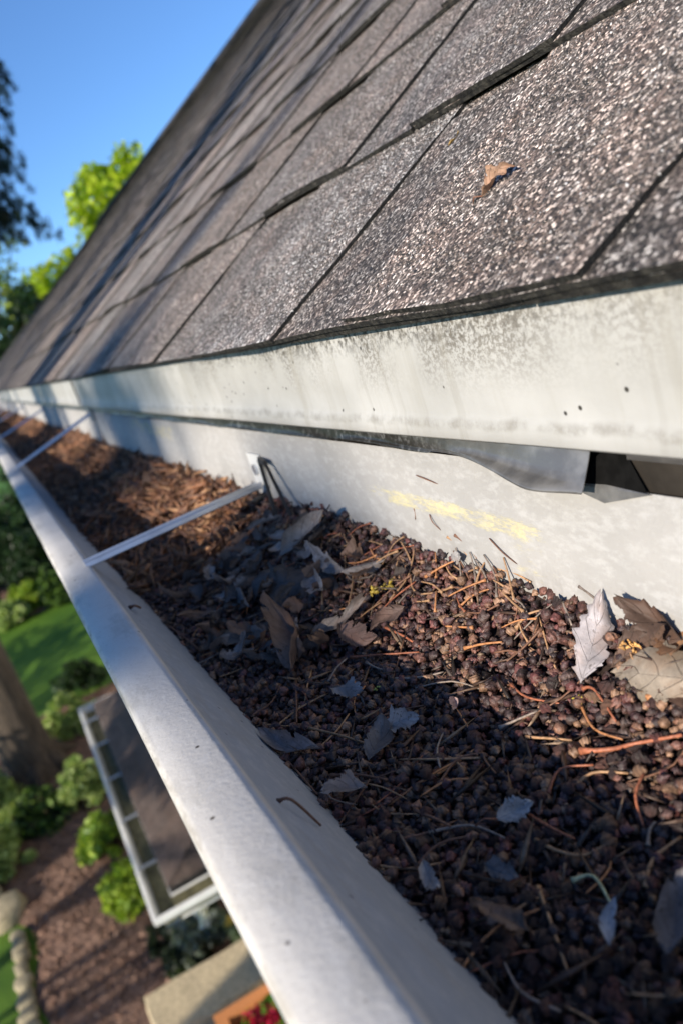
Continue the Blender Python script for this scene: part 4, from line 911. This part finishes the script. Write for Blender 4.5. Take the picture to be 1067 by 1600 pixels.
part('branches', bm_.mesh('branches', True), M['bark'], spruce)
v, f, c = leaf_cloud(cl, .06, 16, .05, [(.020, .042, .022), (.028, .055, .025), (.014, .032, .018)], 1.3, 5, 2.6, 1.2, .16)
part('crown', meshdata('crown', v, f, c), M['needles'], spruce)
# shrubs
def shrub(x, y, rx, hgt, label, tints, seed, per=60, ls=.07, n_=40, group=None, name='shrub'):
    r = random.Random(seed); z0 = -5.4 + height(x, y) + .04; t = thing(name, (x, y, z0), label, 'shrub', group); cs = []; m = MB()
    while len(cs) < n_:
        d = Vector((r.uniform(-1, 1), r.uniform(-1, 1), r.uniform(0, 1)))
        if .45 < d.length < 1: cs.append((x + d.x * rx * r.uniform(.8, 1.15), y + d.y * rx * r.uniform(.8, 1.15), z0 + .08 + d.z * hgt * r.uniform(.8, 1.1)))
    for c in r.sample(cs, min(14, n_)): m.tube(limb_path((x, y, z0 - .03), c, .05, 5, r), [.014, .011, .008, .006, .003], 5)
    part('stems', m.mesh('stems', True), M['bark'], t)
    v, f, c = leaf_cloud(cs, np.array([rx * r.uniform(.18, .42) for _ in cs]), per, ls * .85, tints, .8, seed); part('foliage', meshdata('foliage', v, f, c), M['leaves'], t)
YG = [(.25, .36, .035), (.32, .42, .05), (.17, .27, .03)]; GG = [(.11, .20, .035), (.16, .26, .05), (.08, .15, .025)]; SG = [(.29, .38, .12), (.38, .46, .18), (.19, .28, .08)]
shrub(-.60, 7.75, .30, .50, 'bright yellow green shrub under the corner of the bay gutter', YG, 1)
shrub(-.62, 8.95, .34, .45, 'green shrub in the mulch beside the middle of the bay gutter', GG + YG, 2)
shrub(-.72, 10.3, .36, .55, 'pale green shrub between the spruce trunk and the bay', SG, 3)
shrub(-.62, 12.6, .42, .60, 'light green shrub behind the spruce trunk near the lawn', SG, 4)
shrub(-1.98, 11.0, .46, .75, 'large pale green shrub on the lawn side of the spruce trunk', SG, 5, n_=60)
shrub(-1.98, 9.75, .42, .55, 'pale green shrub above the lit stone of the bed edge', SG, 6, n_=50)
shrub(-1.25, 10.35, .40, .40, 'dark green low shrub in front of the spruce trunk', DARK + GG, 7)
shrub(-.28, 14.2, .40, .5, 'dark leafy shrub where the lawn meets the house', DARK, 8)
for i, (x, y, rx, h_, tn, nm) in enumerate(((-1.9, 21.3, .6, .8, GG, 'low green shrub at the front of the far bed'), (-.7, 20.9, .5, .6, YG, 'small yellow green shrub at the front of the far bed'), (-.1, 22.6, .9, 1.7, DARK, 'dark rounded shrub in the far bed close to the house'), (-1.3, 24.5, 1.3, 2.6, DARK, 'tall dark shrub in the middle of the far bed'), (-3.3, 24.0, 1.3, 2.6, DARK + GG, 'tall mixed green shrub on the lawn side of the far bed'), (.3, 26.5, 1.2, 3.2, DARK, 'tallest dark shrub at the back of the far bed'), (-2.2, 27.5, 1.5, 3.4, DARK + MID, 'broad leafy shrub behind the far bed'), (-2.9, 20.6, .55, .6, MID, 'low mid green shrub near the lawn end of the far bed'), (-1.2, 20.3, .4, .45, SG, 'small pale shrub between the two front shrubs of the far bed'), (.1, 20.4, .5, .8, DARK + GG, 'dark green shrub filling the corner of the far bed'), (.9, 24.5, .9, 2.3, MID, 'mid green shrub tucked against the far house corner'))):
    shrub(x, y, rx, h_, nm, tn, 20 + i, 70, .11, 70)
# unseen trees added sunward, crowns shaped to cast dappled shade on roof and garden
def shade_tree(name, base, label, targets, d0, d1, seed, per=46, cr=.30, ls=.10, tints=MID, trunk=.24, extra=()):
    r = random.Random(seed); cs = []
    for T in targets:
        d = r.uniform(d0, d1); q = Vector(T) + S * d
        if not blocks(q, .30 + cr): cs.append(tuple(q))
    crs = [cr] * len(cs) + [.06] * len(extra); cs += [tuple(Vector(T) + S * (d0 + .3 * i)) for i, T in enumerate(extra)]
    tz = max(c[2] for c in cs) + .6
    broad_tree(name, base, tz, 2.0, label, tints, per=per, leaf_size=ls, clump_r=np.array(crs), trunk_r=trunk, seed=seed, centres=cs, open_sky=True, group='unseen trees shaped for their shade')
r5 = random.Random(5)
def roof_targets(n_, y0, y1, s0, s1):
    out = []
    while len(out) < n_:
        y = r5.uniform(y0, y1); s_ = r5.uniform(s0, s1)
        out.append(rp(s_, y, 0))
    return out
tg1 = [(.10, .64, -.14), (.11, .66, -.15), (.0, .86, -.12), (.14, .92, -.03), (.06, 1.3, -.13), (.16, 1.15, -.09)] + roof_targets(6, .75, 3.0, .25, 2.0) + roof_targets(5, 1.0, 3.2, 1.0, 4.2)
shade_tree('shade_maple', (-10.5, -1.6, -5.4), 'unseen tall maple, crown shaped to dapple the near roof and gutter', tg1, 10.5, 12.5, 31, 26, .20, .085, extra=((.10, .42, -.15), (.10, .475, -.145)))
shade_tree('shade_maple', (-11.0, .6, -5.4), 'unseen broad maple, crown shaped to dapple the middle of the roof', roof_targets(16, 3.2, 7.5, -.2, 4.3), 10.5, 13, 32, 40, .34, .10)
shade_tree('shade_maple', (-11.0, 5.2, -5.4), 'unseen maple, crown shaped to dapple the far end of the roof', roof_targets(22, 7.5, 14, -.2, 4.3), 10.5, 13, 33, 46, .40, .11)
lawn_t = [(r5.uniform(-2.2, .4), r5.uniform(12.8, 19), -5.35) for i in range(34)] + [(r5.uniform(-2.0, .2), r5.uniform(9.6, 12.5), -5.3) for i in range(10)]
shade_tree('shade_crab_apple', (-8.3, 11.2, -5.4), 'unseen low crab apple, crown shaped to shade the lawn and bed', lawn_t, 7.0, 9.0, 34, 44, .36, .10)
bed_t = [(r5.uniform(-.05, .4), r5.uniform(6.2, 7.0), -5.0) for i in range(12)] + [(r5.uniform(.12, .5), r5.uniform(3.4, 6.2), -2.4) for i in range(12)]
shade_tree('shade_crab_apple', (-8.3, 5.35, -5.4), 'unseen slender crab apple, crown shaped to shade the bed and bay roof', bed_t, 7.0, 8.5, 35, 34, .14, .08, trunk=.13)
# ------------------------------------------------------------------ the bay below
bay = thing('bay_window', (.2, 4.83, -5.4), 'low bay with shingled roof and white gutter jutting out below', 'bay window')
ZB = -2.5; BX0, BX1, BY0, BY1 = -.10, .478, 3.53, 6.14
def bp(s_, y, h_=0): t = .36; c_ = math.sqrt(1 + t * t); return (BX0 + s_ / c_ - h_ * t / c_, y, ZB + .03 + s_ * t / c_ + h_ / c_)
m = MB(); m.tint = (.6, .6, .6); hip = .45
rt = [bp(0, BY0), bp(.61, BY0 + hip), bp(.61, BY1 - hip), bp(0, BY1), (BX1 - .001, BY0, ZB + .03), (BX1 - .001, BY1, ZB + .03)]
m.add(rt + [(p[0], p[1], p[2] - .03) for p in rt], [(0, 1, 2, 3)[::-1], (0, 4, 1), (3, 2, 5), (6, 7, 8, 9), (6, 7, 10), (9, 11, 8), (0, 3, 9, 6), (0, 6, 10, 4), (3, 5, 11, 9), (4, 10, 11, 5)])
broof = part('roof', m.mesh('roof'), M['granules'], bay)
for k in range(4):
    s0 = k * .145; s1 = min(.605, s0 + .15); e0 = hip * s0 / .61; e1 = hip * s1 / .61; y = BY0 + e0
    cuts = [BY0 + e0] + [BY0 + .45 + .5 * i + (k % 2) * .22 for i in range(4)] + [BY1 - e0]
    for a, b in zip(cuts[:-1], cuts[1:]):
        m = MB(); m.tint = tuple(a_ * b_ for a_, b_ in zip(rtint(.36, .60), (1.12, .95, .86))); a1 = a if a > cuts[0] else BY0 + e1; b1 = b if b < cuts[-1] else BY1 - e1
        if b1 - a1 < .02: continue
        m.hexa([bp(s0, a + .001, .004), bp(s1, a1 + .001, .001), bp(s1, b1 - .001, .001), bp(s0, b - .001, .004), bp(s0, a + .001, .009), bp(s1, a1 + .001, .0045), bp(s1, b1 - .001, .0045), bp(s0, b - .001, .009)])
        part('shingle', m.mesh('shingle'), M['granules'], broof)
    for yy, sg in ((BY0, 1), (BY1, -1)):
        m = MB(); m.tint = tuple(a_ * b_ for a_, b_ in zip(rtint(.36, .60), (1.12, .95, .86))); t0 = k * .11; t1 = min(.44, t0 + .112)
        def hp(t, x_end, h_): q = t / hip; z = ZB + .03 + (rt[1][2] - ZB - .03) * q; return (BX0 + (rt[1][0] - BX0) * q + h_ if x_end == 0 else BX1 - .002, yy + sg * t, z + h_)
        m.hexa([hp(t0, 0, .006), hp(t0, 1, .006), hp(t1, 1, .002), hp(t1, 0, .002), hp(t0, 0, .011), hp(t0, 1, .011), hp(t1, 1, .006), hp(t1, 0, .006)])
        part('shingle', m.mesh('shingle'), M['granules'], broof)
bgp = [(0, -.005), (.0005, -.085), (-.075, -.085), (-.085, -.06), (-.108, -.045), (-.122, -.03), (-.123, -.003), (-.119, 0), (-.104, 0), (-.103, -.004), (-.116, -.006), (-.117, -.028), (-.104, -.041), (-.081, -.056), (-.072, -.081), (-.004, -.081), (-.004, -.005)]
def gut_run(name, ring, parent):
    m = MB(); k = len(bgp); n_ = len(ring)
    for (ox, oy, dx, dy) in ring:
        for a, b in bgp: m.v.append((ox - dx * a, oy - dy * a, ZB + b)); m.c.append((1, 1, 1))
    for j in range(n_ - 1):
        for i in range(k): q = (i + 1) % k; m.f.append((j * k + i, j * k + q, (j + 1) * k + q, (j + 1) * k + i))
    return part(name, m.mesh(name), M['white_trim'], parent)
gx0, gy0, gy1 = BX0 - .002, BY0 - .002, BY1 + .002
bg = gut_run('gutter', [(BX1, gy0, 0, -1), (gx0, gy0, -1, -1), (gx0, gy1, -1, 1), (BX1, gy1, 0, 1)], bay)
for yy in (3.86, 4.38, 4.93, 5.48, 5.95):
    m = MB(); m.box((gx0 - .118, yy - .012, ZB - .006), (gx0 + .03, yy + .012, ZB - .001)); part('hanger', m.mesh('hanger'), M['aluminium'], bg)
m = MB(); m.box((gx0 - .082, gy0 - .082, ZB - .080), (gx0 - .006, gy1 + .082, ZB - .045)); m.box((gx0 - .005, gy0 - .082, ZB - .080), (BX1, gy0 - .0045, ZB - .010)); m.box((gx0 - .005, gy1 + .0045, ZB - .080), (BX1, gy1 + .082, ZB - .010)); part('sludge', m.mesh('sludge'), M['olive_sludge'], bg)
m = MB(); m.box((BX0 + .001, BY0 + .001, ZB - .16), (BX1, BY1 - .001, ZB - .001)); part('fascia', m.mesh('fascia'), M['white_trim'], bay)
m = MB(); m.box((BX0 + .37, BY0 + .37, -5.45), (BX1, BY1 - .37, ZB - .161)); part('wall', m.mesh('wall'), M['house_siding'], bay)
for a, b in ((4.0, 4.78), (4.9, 5.68)):
    m = MB(); fx = BX0 + .345; z0, z1 = ZB - 1.75, ZB - .35
    for q in (((fx, a, z0), (fx + .022, b, z0 + .06)), ((fx, a, z1 - .06), (fx + .022, b, z1)), ((fx, a, z0 + .061), (fx + .022, a + .06, z1 - .061)), ((fx, b - .06, z0 + .061), (fx + .022, b, z1 - .061))): m.box(*q)
    wo = part('window', m.mesh('window_frame'), M['white_trim'], bay)
    m = MB(); m.box((fx + .012, a + .06, z0 + .06), (fx + .018, b - .06, z1 - .06)); part('pane', m.mesh('pane'), M['black_clip'], wo)
# ------------------------------------------------------------------ garden stone, planter and flowers
def stone(x, y, sx, sy, sz, tint, label, seed, name='edging_stone', z=None, group=None, cat='stone'):
    r = random.Random(seed); nu, nv = 12, 7; v = []; f = []; c = []
    for j in range(nv + 1):
        ph = -math.pi / 2 + math.pi * j / nv
        for i in range(nu):
            th = 2 * math.pi * i / nu; se = lambda q, e: math.copysign(abs(q) ** e, q)
            k = 1 + .12 * math.sin(3 * th + seed) + .08 * math.sin(5 * ph + seed * 2) + .07 * math.sin(7 * th + 3 * ph + seed)
            v.append((sx * .5 * k * se(math.cos(ph), .5) * se(math.cos(th), .55), sy * .5 * k * se(math.cos(ph), .5) * se(math.sin(th), .55), sz * .5 * se(math.sin(ph), .6))); c.append(tint)
    for j in range(nv):
        for i in range(nu): q = (i + 1) % nu; f.append((j * nu + i, j * nu + q, (j + 1) * nu + q, (j + 1) * nu + i))
    z = -5.4 + height(x, y) + sz * .3 if z is None else z
    return top(name, meshdata(name, np.array(v), f, np.array(c), smooth=True), M['stone'], (x, y, z), (0, 0, r.uniform(-.3, .3)), label, cat, group)
yy = 4.6; i = 0
while yy < 8.35:
    L = rnd.uniform(.17, .26); xx = np.interp(yy, [4.6, 7, 8.35], [-1.70, -1.79, -1.84]); b = rnd.uniform(.85, 1.15)
    stone(xx + rnd.uniform(-.02, .02), yy + L / 2, rnd.uniform(.13, .19), L * .97, rnd.uniform(.10, .15), (.27 * b, .235 * b, .155 * b), 'buff stone in the edging between lawn and mulch bed', i + 5, group='edging stones'); yy += L; i += 1
stone(-1.93, 8.78, .42, .5, .26, (.34, .29, .19), 'largest lit buff boulder at the end of the stone edging', 77, 'boulder')
stone(-2.12, 9.25, .3, .32, .22, (.31, .27, .18), 'rounded buff boulder behind the largest one', 78, 'boulder')
stone(-.18, 7.12, .22, .2, .12, (.34, .34, .38), 'grey round stone at the foot of the stone step', 79, 'garden_stone')
st_ = thing('stone_step', (-.1, 5.68, -5.4), 'buff stone step with a thick slab beside the mulch bed', 'step')
def rough_block(name, a, b, tint, parent, seed):
    r = random.Random(seed); m = MB(); m.tint = tint; nx_ = 8; ny_ = 5
    (x0, y0, z0), (x1, y1, z1) = a, b; idx = {}
    import itertools
    bmv = []
    for k, z in enumerate((z0, z0 + (z1 - z0) * .5, z1 - .012, z1)):
        ins = .012 if k == 3 else 0
        for i in range(nx_ + 1):
            for j in range(ny_ + 1):
                x = x0 + ins + (x1 - x0 - 2 * ins) * i / nx_; y = y0 + ins + (y1 - y0 - 2 * ins) * j / ny_
                if i in (0, nx_): x += r.uniform(-.012, .012)
                if j in (0, ny_): y += r.uniform(-.012, .012)
                idx[(k, i, j)] = len(bmv); bmv.append((x, y, z + (r.uniform(-.004, .004) if k == 3 else 0)))
    fs = []
    for i in range(nx_):
        for j in range(ny_): fs.append((idx[3, i, j], idx[3, i + 1, j], idx[3, i + 1, j + 1], idx[3, i, j + 1])); fs.append((idx[0, i, j + 1], idx[0, i + 1, j + 1], idx[0, i + 1, j], idx[0, i, j]))
    for k in range(3):
        for i in range(nx_): fs.append((idx[k, i, 0], idx[k, i + 1, 0], idx[k + 1, i + 1, 0], idx[k + 1, i, 0])); fs.append((idx[k, i + 1, ny_], idx[k, i, ny_], idx[k + 1, i, ny_], idx[k + 1, i + 1, ny_]))
        for j in range(ny_): fs.append((idx[k, 0, j + 1], idx[k, 0, j], idx[k + 1, 0, j], idx[k + 1, 0, j + 1])); fs.append((idx[k, nx_, j], idx[k, nx_, j + 1], idx[k + 1, nx_, j + 1], idx[k + 1, nx_, j]))
    m.add(bmv, fs); return part(name, m.mesh(name), M['stone'], parent)
rough_block('slab', (-.71, 5.36, -4.99), (.48, 5.90, -4.92), (.50, .41, .26), st_, 1)
rough_block('base_block', (-.66, 5.42, -5.45), (.46, 5.86, -4.9915), (.40, .34, .23), st_, 2)
pl = thing('planter', (.05, 4.66, -5.4), 'orange terracotta planter box with red flowers', 'planter')
m = MB(); m.tint = (.52, .21, .075); x0, x1, y0, y1, zt = -.24, .30, 4.46, 4.96, -4.60
for a, b in (((x0, y0, -5.44), (x1, y0 + .05, zt)), ((x0, y1 - .09, -5.44), (x1, y1, zt)), ((x0, y0 + .051, -5.44), (x0 + .09, y1 - .091, zt)), ((x1 - .05, y0 + .051, -5.44), (x1, y1 - .091, zt)), ((x0 + .09, y0 + .05, -5.43), (x1 - .05, y1 - .09, zt - .12))): m.box(a, b)
part('box', m.mesh('box'), M['terracotta'], pl)
def flowers(name, x, y, z, rx, hgt, label, cols, greens, seed, npetal=40, cat='flowers', psize=.05, stemn=14):
    r = random.Random(seed); t = thing(name, (x, y, z), label, cat); cs = [(x + r.uniform(-rx, rx), y + r.uniform(-rx, rx), z + hgt * r.uniform(.3, .85)) for i in range(22)]; m = MB(); m.tint = (.07, .12, .03)
    for c in cs[:stemn]: m.tube(limb_path((x + r.uniform(-.03, .03), y + r.uniform(-.03, .03), z), c, .05, 4, r), [.006, .005, .004, .003], 5)
    part('stems', m.mesh('stems', True), M['dry_stem'], t)
    v, f, c = leaf_cloud(cs, rx * .45, 34, psize, greens, .8, seed); part('foliage', meshdata('foliage', v, f, c), M['leaves'], t)
    cs2 = [(x + r.uniform(-rx, rx) * .9, y + r.uniform(-rx, rx) * .9, z + hgt * r.uniform(.8, 1.05)) for i in range(7)]
    for i, q in enumerate(cs2):
        v, f, c = leaf_cloud([q], .05, npetal, psize, cols, .6, seed + i + 50); part('blossom', meshdata('blossom', v, f, c), M['leaves'], t)
flowers('red_flowers', .07, 4.70, -4.72, .12, .17, 'crimson flowers with green leaves in the orange planter', [(.26, .006, .03), (.36, .015, .05)], [(.08, .2, .02), (.12, .26, .03)], 61)
flowers('white_flowers', -.12, 6.42, -5.36, .22, .55, 'silvery white flowering plant in the shade behind the stone step', [(.72, .72, .76), (.6, .6, .66)], [(.16, .2, .15), (.24, .27, .23)], 62, 55, psize=.06)
flowers('yellow_flowers', .22, 6.25, -5.36, .10, .42, 'pale yellow flowers beside the silvery white plant', [(.62, .5, .14)], [(.12, .17, .1)], 63, 26)
for i, (x, y) in enumerate(((-.36, 6.75), (.02, 7.0), (-.3, 6.3))): shrub(x, y, .2, .32, ('dark leafy plant left of the silvery white plant', 'dark leafy plant behind the silvery white plant', 'dark leafy plant between the silvery white plant and the step')[i], [(.035, .05, .03), (.06, .08, .05)], 70 + i, 40, .06, 22, name='garden_plant')

# ------------------------------------------------------------------ wood chips strewn over the mulch
g = np.random.default_rng(99); n_ = 16000; VV = []; FF = []; CCL = []; off = 0
ys_ = g.uniform(4.6, 13.8, n_); xs_ = g.uniform(-2.5, .5, n_)
lft = np.interp(ys_, [2.0, 5.0, 7.0, 8.3, 9.2, 10.5, 13.0, 14.0], [-1.55, -1.62, -1.7, -1.75, -2.1, -2.6, -2.3, -1.2]) + .08
for x, y, l_ in zip(xs_, ys_, lft):
    if x < l_: continue
    bv, bf = FL[rnd.randrange(8)]; q = Matrix.Rotation(rnd.uniform(0, 6.28), 3, 'Z') @ Matrix.Rotation(rnd.gauss(0, .7), 3, 'X') @ Matrix.Rotation(rnd.gauss(0, .6), 3, 'Y')
    bv = bv * np.array((1.4, .8, .6)); VV.append(bv @ (np.array(q) * rnd.uniform(.025, .075)).T + np.array((x, y, -5.4 + height(x, y) + .07 + rnd.uniform(-.02, .02)))); FF.append(bf + off); off += len(bv)
    CCL.append(np.tile(np.array(rnd.choice(((.26, .155, .11), (.19, .11, .08), (.34, .22, .16), (.13, .08, .06)))) * rnd.uniform(.75, 1.2), (len(bv), 1)))
top('wood_chips', meshdata('wood_chips', np.concatenate(VV), np.concatenate(FF), np.concatenate(CCL)), M['litter_bed'], label='reddish brown wood chips covering the garden bed', cat='wood chips', kind='stuff')
